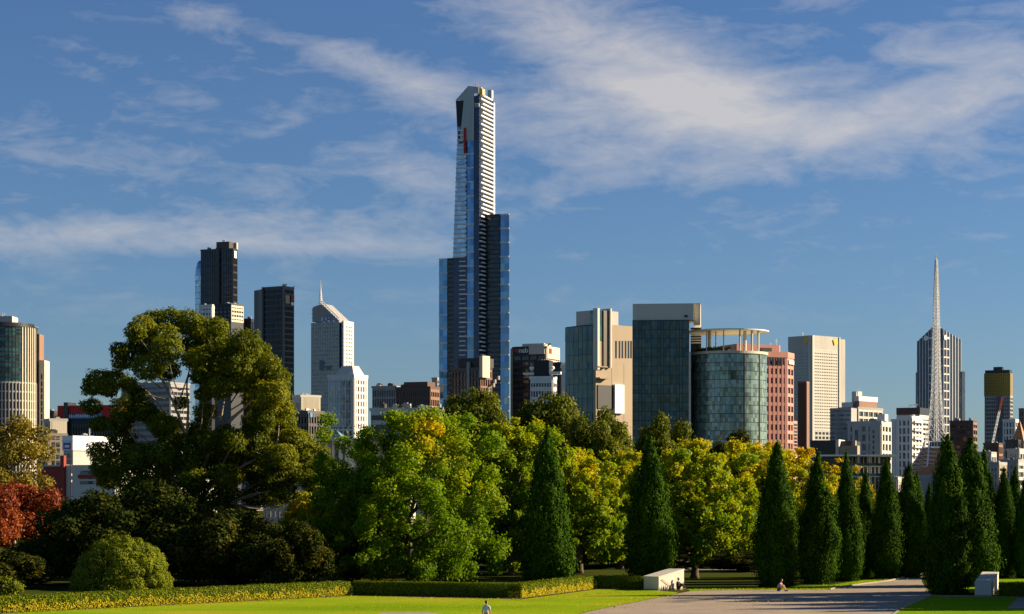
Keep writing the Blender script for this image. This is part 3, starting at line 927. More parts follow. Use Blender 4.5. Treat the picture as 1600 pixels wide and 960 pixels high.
# ---- tower with sloping crown and spire
def spire_tower():
    b = Bld('spire_tower', 'pale grey tower with sloping lattice crown, white spire and AMP sign', 530, 2400, 28)
    x0 = b.X(486.5); y1 = 34.0
    zt = b.Z(503)
    b.part('glazing', 'glass_grey', MB().box(x0 + 0.1, -0.1, 0.1, y1, 0, zt - 0.5))
    mb = MB(); b.front(x0, 0).lattice(mb, 0, zt, 16, 46, 0.6, 2.0, 0.6); b.part('front_wall', 'concrete', mb, kind='stuff')
    f = b.front(x0, 0)
    f.panes('glass_navy', b.Z(578), b.Z(562), 1, 1, 0.4, 1.0, a0=f.L * 0.30, a1=f.L * 0.47)
    f.panes('glass_navy', b.Z(578), b.Z(571), 1, 1, 0.4, 1.0, a0=f.L * 0.54, a1=f.L * 0.74)
    # crown: wall cut on a slope
    P = lambda px, py, y: (b.X(px, y), y, b.Z(py, b.X(px, y), y))
    pts = [(488, 503.5), (530, 503.5), (530, 500), (503.5, 475), (492, 479), (488, 482)]
    v = [P(px, py, 0.4) for px, py in pts]; v2 = [(p[0], p[1] + 22, p[2]) for p in v]; n = len(v)
    cr = b.part('crown', 'concrete_grey', MB().poly(v + v2, [tuple(range(n)), tuple(range(n, 2 * n))[::-1]] + [(i, n + i, n + (i + 1) % n, (i + 1) % n) for i in range(n)]))
    mb = MB()
    a, c = Vector(P(502, 474.5, -0.5)), Vector(P(530, 501.5, -0.5))
    for k in (0, 1):
        off = Vector((0, 0, 3.4 * k))
        mb.tube([a + off, c + off], 0.6, 6)
    for i in range(9):
        p = a.lerp(c, i / 8)
        mb.tube([p, p + Vector((0, 0, 3.4))], 0.4, 4)
        if i < 8: mb.tube([p, a.lerp(c, (i + 1) / 8) + Vector((0, 0, 3.4))], 0.35, 4)
    b.part('slope_truss', 'steel_white', mb, cr, kind='stuff')
    mb = MB()
    for j in range(7): mb.tube([P(488 - (j % 2), 482 + j * 3, 2), P(493 - (j % 2), 479 + j * 3, 2)], 0.5, 4)
    b.part('louvre', 'steel_white', mb, cr, kind='stuff')
    fw = b.front(x0, 0, 0.4)
    text_mesh('AMP', 9.0, 'navy_sign', sign_matrix(fw, b.X(513) - x0, 0.5, b.Z(499.5)), 'lettering', b.root, 0.3)
    mb = MB(); fw.fbox(mb, b.X(502.5) - x0, b.X(523) - x0, 0.1, 0.3, b.Z(503), b.Z(495.5)); b.part('sign_field', 'sign_white', mb)
    # spire
    s0 = Vector(P(501, 474, 4))
    zt2 = b.Z(436)
    mb = MB()
    for k in range(3):
        t = 2 * math.pi * k / 3
        mb.tube([s0 + Vector((2.2 * math.cos(t), 2.2 * math.sin(t), -2)), Vector((s0.x + 0.5 * math.cos(t), s0.y + 0.5 * math.sin(t), zt2 - 9)), Vector((s0.x, s0.y, zt2))], [0.45, 0.3, 0.12], 5)
    for j in range(10):
        q = j / 10
        rr = 2.2 * (1 - q) + 0.5 * q
        zz = s0.z + (zt2 - 9 - s0.z) * q
        mb.lathe([(rr + 0.25, zz - 0.3), (rr + 0.25, zz + 0.3)], 8, Matrix.Translation((s0.x, s0.y, 0)))
    b.part('spire', 'steel_white', mb)
    # recessed joint and right block with white window grid
    xr = b.X(531, 4)
    b.part('joint', 'charcoal', MB().box(0.02, b.X(535, 2), 2, 20, 0, b.Z(505)))
    x1, x2 = b.X(534.5, 2.0), b.X(536.5, 2.0)
    b.part('right_block', 'glass_dark', MB().box(x1 - 1, x2, 2, b.Y(552, x2) - 0.1, 0, b.Z(503)))
    fr = b.right(2, b.Y(552, x2), x2)
    mb = MB(); fr.lattice(mb, 0, b.Z(501.5), 6, 46, 1.6, 2.4, 0.6); b.part('right_wall', 'white_paint', mb, kind='stuff')
    mb = MB(); b.front(x1, x2, 2).lattice(mb, 0, b.Z(501.5), 1, 46, 0.5, 2.0, 0.5); b.part('right_return', 'white_paint', mb, kind='stuff')
spire_tower()

# ---- white gridded tower with truncated pyramid roof
b = simple_block('white_tower', 'white tower with square window grid and truncated pyramid roof', 513, 553, 573.5, 585, 1450, 30, 'white_paint', 'glass_window', 5, 5, 17, 1.5, 1.6, 0.6, parapet=2.5, clutter=0)
f = b.front(b.x0, 0)
mb = MB(); f.fbox(mb, 1.6, f.L - 1.6, 0, 1.05, b.Z(667), b.zt - 5); b.part('curtain_glass', 'glass_grey', mb)
mb = MB()
for i in range(9): f.fbox(mb, 1.6 + i * (f.L - 3.2) / 8 - (0.35 if i % 2 == 0 else 0.12), 1.6 + i * (f.L - 3.2) / 8 + (0.35 if i % 2 == 0 else 0.12), 1.0, 1.3, b.Z(667), b.zt - 5)
for j in range(7): f.fbox(mb, 1.6, f.L - 1.6, 1.0, 1.2, b.Z(667 - j * 12) - 0.2, b.Z(667 - j * 12) + 0.2)
b.part('curtain_frame', 'white_paint', mb, kind='stuff')
xa, xb_, yb = b.x0 * 0.80, -1.2, b.y1 - 1.5
mb = MB().poly([(xa, 1.5, b.zt), (xb_, 1.5, b.zt), (xb_, yb, b.zt), (xa, yb, b.zt), (xa * 0.75, 4, b.Z(571)), (xb_ - 3, 4, b.Z(571)), (xb_ - 3, yb - 3, b.Z(571)), (xa * 0.75, yb - 3, b.Z(571))],
               [(0, 1, 5, 4), (1, 2, 6, 5), (2, 3, 7, 6), (3, 0, 4, 7), (4, 5, 6, 7)])
b.part('roof', 'concrete_pale', mb)
mast(b, xb_ - 5, 6, b.Z(571), b.Z(566), 0.25)

# ---- small buildings in front of it
simple_block('cream_building', 'cream building with fine vertical fins right of the navy tower', 458, 470, 500, 617, 1050, 55, 'concrete_pale', 'glass_window', 5, 16, 1, 0.5, 3.0, 0.5, wall_r='cream_stone', clutter=5)
b = simple_block('bronze_building', 'bronze glass low building with turquoise sign beside the gum tree', 458, 481, 506, 642, 800, 40, 'dark_bronze', 'glass_dark', 5, 6, 9, 0.5, 1.2, 0.4, clutter=5)
mb = MB(); fr = b.right(0, b.y1); fr.fbox(mb, fr.L * 0.08, fr.L * 0.2, 0.45, 0.7, b.Z(652), b.Z(645)); b.part('sign', 'blue_sign', mb)
b = Bld('pyramid_roof_hall', 'small hall with teal pyramid roof left of the white tower', 534, 620, 30)
x0, y1 = b.X(508), b.Y(541)
b.part('wall', 'concrete', MB().box(x0 + 0.3, -0.3, 0.3, y1, 0, b.Z(684)))
zc = b.Z(684)
mb = MB().poly([(x0, 0, zc), (0, 0, zc), (0, y1 + 0.4, zc), (x0, y1 + 0.4, zc), (x0 * 0.55, y1 * 0.4, b.Z(671.5)), (x0 * 0.45, y1 * 0.5, b.Z(671.5))],
               [(0, 1, 5, 4), (1, 2, 5), (2, 3, 4, 5), (3, 0, 4)])
b.part('roof', 'teal_roof', mb)
# flat-roofed gallery with columns
b = Bld('gallery_pavilion', 'grey flat-roofed pavilion on concrete columns between gum and plane tree', 600, 430, 6)
x0, x1 = b.X(488), b.X(640)
b.part('roof', 'grey_metal', MB().box(x0, x1, -3, 16, b.Z(690), b.Z(685.5)))
b.part('wall', 'concrete', MB().box(b.X(541), x1 - 1, 1.5, 15, 0, b.Z(690) - 0.01))
b.part('back_wall', 'glass_grey', MB().box(x0 + 1, b.X(540.9), 6, 15, 0, b.Z(690) - 0.01))
for px, w in ((533.5, 0.9), (548, 2.2), (512, 0.5), (522, 0.5)):
    b.part('column', 'concrete_pale', MB().box(b.X(px) - w / 2, b.X(px) + w / 2, -1, 0.4, 0, b.Z(690) - 0.005))
b.part('window', 'glass_grey', MB().box(b.X(509), b.X(521), 4.6, 5.9, b.Z(712), b.Z(694)))
b.part('terrace', 'cream_stone', MB().box(b.X(470), b.X(600), -14, -10, 0, b.Z(756, 0, -14)))
roof_clutter(b, b.X(550), b.X(590), 0, 10, b.Z(685.5), 4, 1.4)

# ---- brick house behind the trees
b = Bld('brick_house', 'red brick house with slate roof glimpsed between gum and plane trees', 519, 290, 14, cat='house')
x0 = b.X(452); y1 = 9.0
b.part('wall', 'brick_red', MB().box(x0, 0, 0, y1, 0, b.Z(788)))
b.part('eaves', 'cream_stone', MB().box(x0 - 0.3, 0.3, -0.3, y1 + 0.3, b.Z(788) + 0.005, b.Z(785.5)))
zc, zr = b.Z(785.5) + 0.005, b.Z(764)
rf = b.part('roof', 'roof_slate', MB().poly([(x0 - 0.4, -0.4, zc), (0.4, -0.4, zc), (0.4, y1 + 0.4, zc), (x0 - 0.4, y1 + 0.4, zc), (x0 + 2.2, y1 / 2, zr), (-2.2, y1 / 2, zr)], [(0, 1, 5, 4), (1, 2, 5), (2, 3, 4, 5), (3, 0, 4)]))
b.part('skylight', 'red_paint', MB().box(b.X(503), b.X(510), 1.9, 2.6, b.Z(776), b.Z(772)), rf)
f = b.front(x0, 0)
for px in (465, 482, 503):
    a = b.X(px) - x0
    w_ = MB(); f.fbox(w_, a - 0.45, a + 0.45, 0, 0.06, b.Z(806), b.Z(792)); wo_ = b.part('window', 'glass_window', w_)
    w_ = MB(); f.fbox(w_, a - 0.55, a - 0.4, 0.06, 0.12, b.Z(806), b.Z(791)); f.fbox(w_, a + 0.4, a + 0.55, 0.06, 0.12, b.Z(806), b.Z(791)); f.fbox(w_, a - 0.6, a + 0.6, 0.06, 0.16, b.Z(791), b.Z(790)); f.fbox(w_, a - 0.6, a + 0.6, 0.06, 0.16, b.Z(807), b.Z(806)); b.part('frame', 'white_paint', w_, wo_)

# ---- blocks between white tower and tallest tower
simple_block('banded_block', 'dark grey banded block left of the brown block', 582, 619, 627, 603, 1150, 16, 'concrete_grey', 'glass_dark', 10, 3, 12, 0.5, 1.3, 0.5)
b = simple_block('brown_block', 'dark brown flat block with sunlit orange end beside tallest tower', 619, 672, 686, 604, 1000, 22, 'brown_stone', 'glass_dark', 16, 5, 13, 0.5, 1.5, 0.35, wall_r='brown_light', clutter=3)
b.pbox('upper_storey', 'brown_stone', 631, 668, 597, 604.2, 0.6, 10)
simple_block('far_block', 'tiny green-grey block squeezed against left wing of tallest tower', 675, 683, 690, 590, 1500, 25, 'concrete_grey', 'glass_green', 4, 3, 24, 0.4, 1.2, 0.3, clutter=1)
b = simple_block('banded_block', 'long low white banded block in front of the brown block', 580, 690, 702, 637, 760, 10, 'grey_metal', 'glass_dark', 5, 2, 9, 0.15, 1.6, 0.6, clutter=12)

# ---- block with nab sign and neighbours
b = simple_block('office_block', 'dark finned office block with nab sign right of tallest tower', 802, 852, 873, 541, 1100, 24, 'charcoal', 'glass_dark', 4, 6, 26, 0.4, 1.3, 0.6, wall_r='cream_stone', clutter=0)
f, fr = b.front(b.x0, 0), b.right(0, b.y1)
mb = MB(); f.fbox(mb, b.X(827.5) - b.x0, f.L - 0.05, 0, 1.0, b.Z(553.5), b.zt + 0.05); b.part('plant_screen', 'concrete', mb)
mb = MB(); f.fbox(mb, 1.0, b.X(827) - b.x0, 0, 1.0, b.Z(552.5), b.zt + 0.1); sg = b.part('sign', 'charcoal', mb)
text_mesh('nab', 4.0, 'sign_white', sign_matrix(f, b.X(819) - b.x0, 1.1, b.Z(547)), 'lettering', sg, 0.1)
mb = MB()
ce = sign_matrix(f, b.X(808.3) - b.x0, 1.1, b.Z(547))
st = [((1.5 if k % 2 == 0 else 0.7) * math.sin(2 * math.pi * k / 14), (1.5 if k % 2 == 0 else 0.7) * math.cos(2 * math.pi * k / 14)) for k in range(14)]
mb.prism(st, 0, 0.15, ce); b.part('emblem', 'red_paint', mb, sg)
mb = MB(); fr.fbox(mb, 1, fr.L - 0.5, 0, 0.9, b.Z(560), b.zt + 0.05); b.part('plant_screen', 'cream_stone', mb)
mb = MB(); fr.fbox(mb, fr.L * 0.15, fr.L * 0.35, 0.9, 1.1, b.Z(552), b.Z(544)); b.part('emblem', 'red_paint', mb)
b.pbox('rooftop_plant', 'cream_stone', 816, 850, 537, 541.2, 4, 14)
b.part('left_fin', 'beige_wall', MB().box(b.X(796.5), b.x0 - 0.02, 1, 12, 0, b.Z(543)))
roof_clutter(b, b.x0 + 6, 0, 4, 12, b.Z(537), 6, 2.4)
b = simple_block('white_block', 'white banded block with black rooftop screen below the nab sign', 829, 863, 868, 588, 900, 14, 'white_paint', 'glass_dark', 8, 2, 13, 0.35, 1.9, 0.6, clutter=0)
b.pbox('rooftop_screen', 'charcoal', 834, 858, 563, 588.2, 1, 9)
b.part('roof_rail', 'steel_white', MB().box(b.X(817), b.X(834), 0, 5, b.Z(585), b.Z(582)).box(b.X(858), b.X(876), 0, 5, b.Z(585), b.Z(581)))
for px in (830, 862):
    b.part('roof_dish', 'steel_white', MB().lathe([(0.15, 0), (1.0, 0.7), (1.2, 1.4), (0.7, 1.9)], 12, Matrix.Translation((b.X(px), 1, b.Z(579)))))
roof_clutter(b, b.X(834), b.X(858), 1, 8, b.Z(563), 5, 1.6)
simple_block('dark_block', 'dark block wedged between white banded block and green glass building', 863, 876, 882, 566, 980, 20, 'charcoal', 'glass_dark', 4, 2, 16, 0.4, 1.2, 0.4, clutter=2)
simple_block('white_corner_block', 'narrow white corner sliver left of the green glass building', 878, 884, 890, 570, 700, 20, 'white_paint', 'glass_window', 2, 2, 14, 0.4, 1.0, 0.4, clutter=0)

# ---- concrete and green glass building
def theatre():
    b = Bld('concrete_building', 'beige concrete building with green glass flank and slot windows', 931, 520, 45)
    x0 = b.X(883); y1 = b.Y(990)
    zg = b.Z(507)
    P0 = [(b.X(883.5, 1.2), 1.2), (b.X(897, 0.2), 0.2), (b.X(918, 0.0), 0.0), (-0.02, 0.6)]
    core = MB().prism(P0 + [(-0.02, 10), (P0[0][0], 10)], 0, zg)
    g = b.part('glass_flank', 'charcoal', core)
    z0 = b.Z(690)
    for i in range(3):
        f = Face(b, P0[i], P0[i + 1])
        nc = (2, 3, 2)[i]
        f.panes(['glass_teal'] * 4 + ['glass_blind'], z0, zg - 0.2, nc, 8, 0.10, 0.08, parent=g, tilt=0.012)
    w = b.part('wall', 'beige_wall', MB().box(0, -0.9, 0, y1, 0, b.Z(533)).box(0, -9, b.Y(952), y1, b.Z(533) + 0.002, b.Z(508, 0, b.Y(960))))
    b.part('roof_block', 'concrete', MB().box(b.X(897), -0.3, 0.8, 9, zg + 0.01, b.Z(484)))
    fr = b.right(0, y1)
    ya, yb_ = b.Y(933.5), b.Y(950)
    # two slim fins with a dark recess between
    b.part('fin', 'concrete_pale', MB().box(-0.7, 0.9, -0.3, ya - 0.1, b.Z(578), b.Z(482)))
    b.part('fin', 'concrete_pale', MB().box(-2.5, 0.9, yb_, yb_ + 0.5, b.Z(575, 0, yb_), b.Z(482.5, 0, yb_)))
    b.part('recess_glass', 'glass_green', MB().box(-2.5, 0.03, ya, yb_ - 0.05, b.Z(531), b.Z(484)))
    mb = MB(); fr.fbox(mb, ya + (yb_ - ya) * 0.5, yb_ - 0.1, 0.02, 0.35, b.Z(574), b.Z(484.5)); b.part('recess_panel', 'dark_bronze', mb)
    for px in (962.5, 968, 972.5, 977.5, 982, 986):
        yy = b.Y(px)
        mb = MB(); fr.fbox(mb, yy - 0.28, yy + 0.28, -0.05, 0.06, b.Z(560, 0, yy), b.Z(533, 0, yy)); b.part('slot_window', 'glass_dark', mb)
    # projecting white screen and dark reveal beside it
    y_a, y_b, y_c = b.Y(932), b.Y(957.5), b.Y(972)
    mb = MB(); fr.fbox(mb, y_a + 0.3, y_b, 0.02, 0.25, b.Z(638, 0, y_a), b.Z(603, 0, y_b)); b.part('dark_reveal', 'charcoal', mb)
    mb = MB(); fr.fbox(mb, y_b + 0.02, y_c, 0.02, 0.8, b.Z(646, 0, y_b), b.Z(601, 0, y_b)); b.part('white_screen', 'sign_white', mb)
    mb = MB(); fr.fbox(mb, y_a - 0.3, y_a + 3.2, 0.02, 1.1, b.Z(574), b.Z(572.5)); b.part('ledge', 'beige_wall', mb); mb = MB(); fr.fbox(mb, y_a - 0.3, y_a + 3.6, 0.02, 1.5, b.Z(592), b.Z(590)); b.part('ledge', 'beige_wall', mb)
    # wall joints
    mb = MB()
    for px in (956, 975): yy = b.Y(px); fr.fbox(mb, yy - 0.03, yy + 0.03, 0, 0.05, 0, b.Z(565))
    b.part('joint', 'concrete_grey', mb)
theatre()

# ---- glass slab with drum and rooftop pergola
def drum_building():
    b = Bld('glass_building', 'dark teal glass slab with round glass drum and rooftop pergola', 1076, 470, 6)
    x0 = b.X(988.5)
    zt = b.Z(500)
    z0 = b.Z(700)
    slab = b.part('slab', 'charcoal', MB().box(x0, 0, 0, 10, 0, zt))
    f = b.front(x0, 0)
    f.panes(['glass_teal'] * 6 + ['glass_blind'], z0, zt - 0.15, 9, 14, 0.09, 0.07, parent=slab, tilt=0.008)
    mb = MB()
    for i in range(7): f.fbox(mb, i * f.L / 6 - 0.05, i * f.L / 6 + 0.05, 0, 0.2, z0, zt)
    b.part('mullion', 'charcoal', mb, slab, kind='stuff')
    b.part('slab_edge', 'concrete_pale', MB().box(0.02, 0.5, -0.35, 3, z0, b.Z(550)))
    ph = b.part('penthouse', 'concrete_pale', MB().box(x0, b.X(1084, 0.3), 0.3, 9, zt + 0.005, b.Z(474)))
    b.part('penthouse_side', 'cream_stone', MB().box(b.X(1084, 0.3) + 0.01, b.X(1094.5, 1.6), 1.6, 9.5, b.Z(507), b.Z(473)), ph)
    b.part('vent', 'charcoal', MB().box(b.X(1069), b.X(1074.5), 0.1, 0.4, b.Z(495.5), b.Z(492.5)), ph)
    mast(b, b.X(1010), 2, zt, b.Z(497), 0.05)
    # drum
    r = 60.5 / F * 478
    cx, cy = b.X(1137.5, r), r + 0.5
    zd = b.Z(549, cx, 1)
    z0d = b.Z(700, cx, 1)
    drum = b.part('drum', 'charcoal', MB().lathe([(r - 0.15, 0), (r - 0.15, zd - 0.1)], 64, Matrix.Translation((cx, cy, 0))))
    rows, cols = 11, 46
    h = (zd - 0.6 - z0d) / rows
    for i in range(cols):
        th = 2 * math.pi * i / cols
        nx, ny = math.sin(th), -math.cos(th)
        if ny > 0.35 or nx < -0.97: continue
        for j in range(rows):
            o = bpy.data.objects.new('window_pane', pane_mesh('glass_drum' if rnd.random() > 0.015 else 'glass_teal'))
            COL.objects.link(o); o.parent = drum
            o.location = (cx + nx * (r - 0.02), cy + ny * (r - 0.02), z0d + (j + 0.5) * h)
            o.rotation_euler = (rnd.gauss(0, 0.012), 0, th + rnd.gauss(0, 0.012))
            o.scale = (2 * math.pi * r / cols - 0.05, 1, h - 0.12)
    mb = MB()
    for px in (1162, 1185.5):
        ny = px
        t = math.asin(min(1, (px - 1137.5) / 60.5))
        M = Matrix.Translation((cx, cy, 0)) @ Matrix.Rotation(t, 4, 'Z')
        mb.box(-0.12, 0.12, -r - 0.2, -r + 0.2, z0d, zd, M)
    b.part('main_mullion', 'charcoal', mb, drum)
    b.part('rim', 'cream_stone', MB().lathe([(r + 0.15, zd - 0.55), (r + 0.28, zd - 0.5), (r + 0.28, zd + 0.1), (r - 0.6, zd + 0.12)], 64, Matrix.Translation((cx, cy, 0))), drum, smooth=False)
    # pergola disc on columns
    zc = b.Z(516, cx, 1)
    pg = b.part('pergola_roof', 'steel_white', MB().lathe([(r * 0.80, zc + 0.1), (r + 0.45, zc + 0.08), (r + 0.5, zc + 0.36), (r * 0.80, zc + 0.5)], 64, Matrix.Translation((cx, cy, 0))))
    mb = MB()
    for i in range(9):
        M = Matrix.Translation((cx, cy, 0)) @ Matrix.Rotation(R(20 * i + 8), 4, 'Z')
        mb.box(-r * 0.9, r * 0.9, -0.07, 0.07, zc + 0.12, zc + 0.4, M)
    b.part('rafter', 'cream_stone', mb, pg)
    for px, wd, back in ((1103.5, 0.14, 0), (1108, 0.42, 1), (1130.5, 0.14, 0), (1156, 0.2, 0), (1164, 0.42, 1), (1175, 0.26, 0), (1185, 0.3, 0), (1118, 0.14, 1)):
        t = math.asin(max(-1, min(1, (px - 1137.5) / 58.0)))
        sgn = -1 if not back else -0.55
        M = Matrix.Translation((cx + math.sin(t) * r * 0.93, cy + sgn * math.cos(t) * r * 0.93, 0))
        b.part('column', 'concrete_pale', MB().lathe([(wd * 1.1, zd + 0.1), (wd, zd + 0.3), (wd, zc + 0.05)], 12, M), pg)
    mb = MB()
    for j in range(6):
        mb.box(b.X(1079, 16), b.X(1096, 16), 16, 16.2, b.Z(537, 0, 16) + j * 0.6, b.Z(537, 0, 16) + j * 0.6 + 0.3)
    b.part('louvre', 'steel_white', mb)
    b.part('louvre_back', 'charcoal', MB().box(b.X(1079, 16.4), b.X(1095.5, 16.4), 16.4, 18, zd - 1, b.Z(512, 0, 16)))
    return b, cx, cy, r, zd
drum_b = drum_building()

# ---- pink granite building
def pink():
    b = Bld('pink_building', 'pink granite stepped office block with dark windows beside the glass drum', 1188, 1150, -24)
    k = lambda px, y: b.X(px, y)
    zt = b.Z(547)
    p0 = (-14.0, 0.0); p1 = (b.X(1229), 0.0)
    # chamfered corner turning to the right
    L2 = 13.0
    u2 = Vector((math.cos(R(42)), math.sin(R(42))))
    p2 = (p1[0] + u2.x * L2, p1[1] + u2.y * L2)
    b.part('glazing', 'glass_window', MB().prism([(p0[0], 0.1), (p1[0], 0.1), (p2[0], p2[1] + 0.1), (p2[0], 26), (p0[0], 26)], 0, zt - 1.5))
    f1, f2 = Face(b, p0, p1), Face(b, p1, p2)
    rows = 16
    mb = MB()
    f1.lattice(mb, 0, zt - 4, 11, rows, 1.35, 2.0, 0.5); f2.lattice(mb, 0, zt - 4, 2, rows, 0.9, 1.9, 0.5)
    b.part('window_wall', 'pink_granite', mb, kind='stuff')
    mb = MB()
    f1.fbox(mb, -0.2, f1.L + 0.2, -0.2, 0.8, zt - 4, zt - 0.8); f2.fbox(mb, 0, f2.L + 0.3, -0.2, 0.8, zt - 4.01, zt - 0.82)
    b.part('frieze', 'pink_granite', mb)
    mb = MB()
    for i in range(9): f1.fbox(mb, 14.2 + i * 1.75, 15.3 + i * 1.75, 0.8, 0.9, zt - 8.2, zt - 4.3)
    b.part('tall_window', 'glass_dark', mb, kind='stuff')
    mb = MB(); f2.fbox(mb, 1.5, f2.L - 0.6, 0.8, 1.0, zt - 7.5, zt - 5); b.part('sign', 'concrete_pale', mb)
    # set-back upper floors
    z1 = b.Z(538)
    b.part('upper_storey', 'pink_granite', MB().prism([(p0[0], 2.5), (p1[0] - 3.2, 2.5), (p1[0] - 0.6, 6), (p1[0] - 0.6, 22), (p0[0], 22)], zt - 0.79, z1))
    b.part('shadow_gap', 'dark_bronze', MB().box(b.X(1190, 2.2), b.X(1206, 2.2), 2.2, 3, zt - 0.5, zt + 1.5))
    mast(b, b.X(1213, 6), 6, z1, b.Z(527), 0.18); mast(b, b.X(1207, 6), 8, z1, b.Z(533), 0.12)
    # lower annexe stepping right
    f3p0 = (p2[0] - 1.0, p2[1] - 1.2); f3p1 = (p2[0] + 5.5, p2[1] + 4)
    b.part('annexe', 'pink_granite', MB().prism([f3p0, f3p1, (f3p1[0], 26), (f3p0[0], 26)], 0, b.Z(656)))
    f3 = Face(b, f3p0, f3p1)
    mb = MB()
    for j in range(8): f3.fbox(mb, 0.8, f3.L - 0.6, 0, 0.1, b.Z(700 - j * 5.4) - 0.7, b.Z(700 - j * 5.4) + 0.7)
    b.part('window_band', 'glass_window', mb, kind='stuff')
pink()

# ---- cream gridded tower with yellow emblem
b = simple_block('cream_tower', 'cream concrete tower with small square windows and yellow emblem', 1232, 1269, 1311, 524, 2150, 48, 'concrete', 'glass_grey', 14, 15, 32, 1.1, 2.1, 0.35, parapet=14.0, wall_r='concrete_pale', clutter=1, rows_to=700)
f, fr = b.front(b.x0, 0), b.right(0, b.y1)
for ff, a in ((fr, 0.84), (f, 0.78)):
    M = sign_matrix(ff, ff.L * a, 0.8, b.Z(531.5))
    b.part('emblem', 'yellow_sign', MB().prism([(4.4 * math.cos(t), 4.4 * math.sin(t)) for t in (math.pi / 4 + 0.4, 3 * math.pi / 4 + 0.4, 5 * math.pi / 4 + 0.4, 7 * math.pi / 4 + 0.4)], 0, 0.4, M))
mb = MB(); fr.fbox(mb, 0.1, fr.L - 0.1, 0.0, 0.12, 0, b.zt - 14.2); b.part('side_glazing', 'glass_dark', mb)
mb = MB(); fr.fbox(mb, -0.8, 2.5, -0.5, 1.2, 0, b.zt - 0.05); fr.fbox(mb, fr.L - 1.0, fr.L + 1.0, -0.5, 1.2, 0, b.zt - 0.06); f.fbox(mb, f.L - 4.5, f.L - 0.9, -0.5, 1.2, 0, b.zt - 0.07); b.part('corner_pier', 'concrete_pale', mb)
b.part('far_pier', 'concrete', MB().box(-3, b.X(1316, b.y1 + 4), b.y1 + 1.2, b.y1 + 9, 0, b.Z(527)))
mast(b, b.X(1254, 10), 10, b.zt, b.Z(516), 0.35)
mb = MB(); fr.fbox(mb, 2.6, fr.L - 1.1, 0, 0.95, b.Z(688), b.Z(673)); b.part('lower_wall', 'concrete', mb)
mb = MB()
for j in range(2):
    for i in range(7): fr.fbox(mb, 4 + i * 6, 8 + i * 6, 0.95, 1.05, b.Z(686 - j * 7), b.Z(682 - j * 7))
b.part('lower_windows', 'glass_dark', mb, kind='stuff')
simple_block('brown_slab', 'plain brown slab tower in front of the cream gridded tower', 1247, 1260, 1264, 596, 1300, 22, 'brown_light', 'dark_bronze', 2, 1, 1, 5.5, 2.0, 0.3, clutter=0, wall_r='brown_light')

# ---- apartment cluster
b = simple_block('apartment_tower', 'pale apartment tower with white rooftop block, tallest of the right apartments', 1312, 1340, 1378, 636, 1080, 40, 'concrete_grey', 'glass_window', 6, 5, 12, 0.6, 1.2, 0.6, wall_r='concrete_pale', clutter=2)
b.part('rooftop_block', 'white_paint', MB().box(b.X(1335, 1), b.X(1342, 1), 1, b.Y(1371, 0), b.zt + 3.2, b.Z(619)))
b.part('rooftop_band', 'brown_light', MB().box(b.X(1334, 1), b.X(1341.8, 1), 1.5, b.Y(1370, 0), b.zt + 0.01, b.zt + 3.2 - 0.01))
b.part('left_terrace', 'grey_metal', MB().box(b.X(1315, 2), b.X(1333, 2), 2, 9, b.zt + 0.01, b.Z(628)))
mast(b, b.X(1340, 5), 5, b.Z(619), b.Z(601), 0.2); mast(b, b.X(1345, 7), 7, b.Z(619), b.Z(609), 0.15)
b.part('lift_house', 'concrete_pale', MB().box(b.X(1331, 4), b.X(1338, 4), 4, 10, b.zt, b.Z(611)))
b = simple_block('apartment_block', 'pale grey apartment block with dark square windows left of white towers', 1325, 1376, 1396, 658, 1000, 26, 'concrete', 'glass_window', 5, 4, 9, 1.5, 1.5, 0.6, wall_r='concrete_pale', clutter=4)
f = b.front(b.x0, 0)
for a, w, nr in ((0.68, 0.12, 5), (0.14, 0.16, 2)):
    mb = MB(); f.fbox(mb, f.L * a, f.L * (a + 0.25), 0, 0.9, b.Z(740), b.zt - 2.2); wl_ = b.part('bay', 'concrete', mb)
    f.panes('glass_window', b.Z(712), b.Z(670), 1, nr, 1.0, 0.95, a0=f.L * (a + 0.06), a1=f.L * (a + 0.06 + w), parent=wl_)
b.part('stair_head', 'white_paint', MB().box(b.X(1368), b.X(1380), 3, 9, b.zt, b.Z(647)))
b.part('left_block', 'concrete_grey', MB().box(b.X(1297, 6), b.x0 - 0.1, 6, 16, 0, b.Z(638, b.X(1300, 6), 6)))
mb = MB(); f4 = b.front(b.X(1297, 6), b.x0 - 0.1, 6)
for j in range(11): f4.fbox(mb, 0.5, 2.4, 0, 0.1, b.Z(642 + j * 7), b.Z(639 + j * 7)); f4.fbox(mb, 3.4, f4.L - 0.3, 0, 0.1, b.Z(642 + j * 7), b.Z(639 + j * 7))
b.part('window_band', 'glass_window', mb, kind='stuff')
for lab, pl, pc, pr, pt, dd, th in (('white apartment tower with curved balconies left of lattice spire', 1403, 1424, 1440, 650, 940, 38), ('narrow white apartment block just left of the balcony tower', 1394, 1402, 1410, 655, 980, 40)):
    b = simple_block('white_apartments', lab, pl, pc, pr, pt, dd, th, 'white_paint', 'glass_window', 3, 3, 11, 0.9, 1.0, 0.5, wall_r='white_paint', clutter=2)
    mb = MB(); fr = b.right(0, b.y1)
    for j in range(10):
        z = b.zt - 3 - j * (b.zt / 11.3)
        fr.fbox(mb, fr.L * 0.1, fr.L * 0.9, 0.3, 1.5, z - 0.25, z + 0.1)
        fr.fbox(mb, fr.L * 0.1, fr.L * 0.9, 1.4, 1.5, z + 0.1, z + 0.7)
    b.part('balconies', 'white_paint', mb, kind='stuff')
b = simple_block('banded_tower', 'grey tower with dark roof storey and aerials behind white apartments', 1403, 1436, 1450, 648, 1250, 28, 'concrete_pale', 'glass_dark', 5, 3, 18, 0.5, 1.6, 0.5, clutter=0)
b.part('roof_storey', 'dark_granite', MB().box(b.x0 - 0.8, 0.8, -0.8, b.y1 + 0.8, b.zt + 0.01, b.Z(637)))
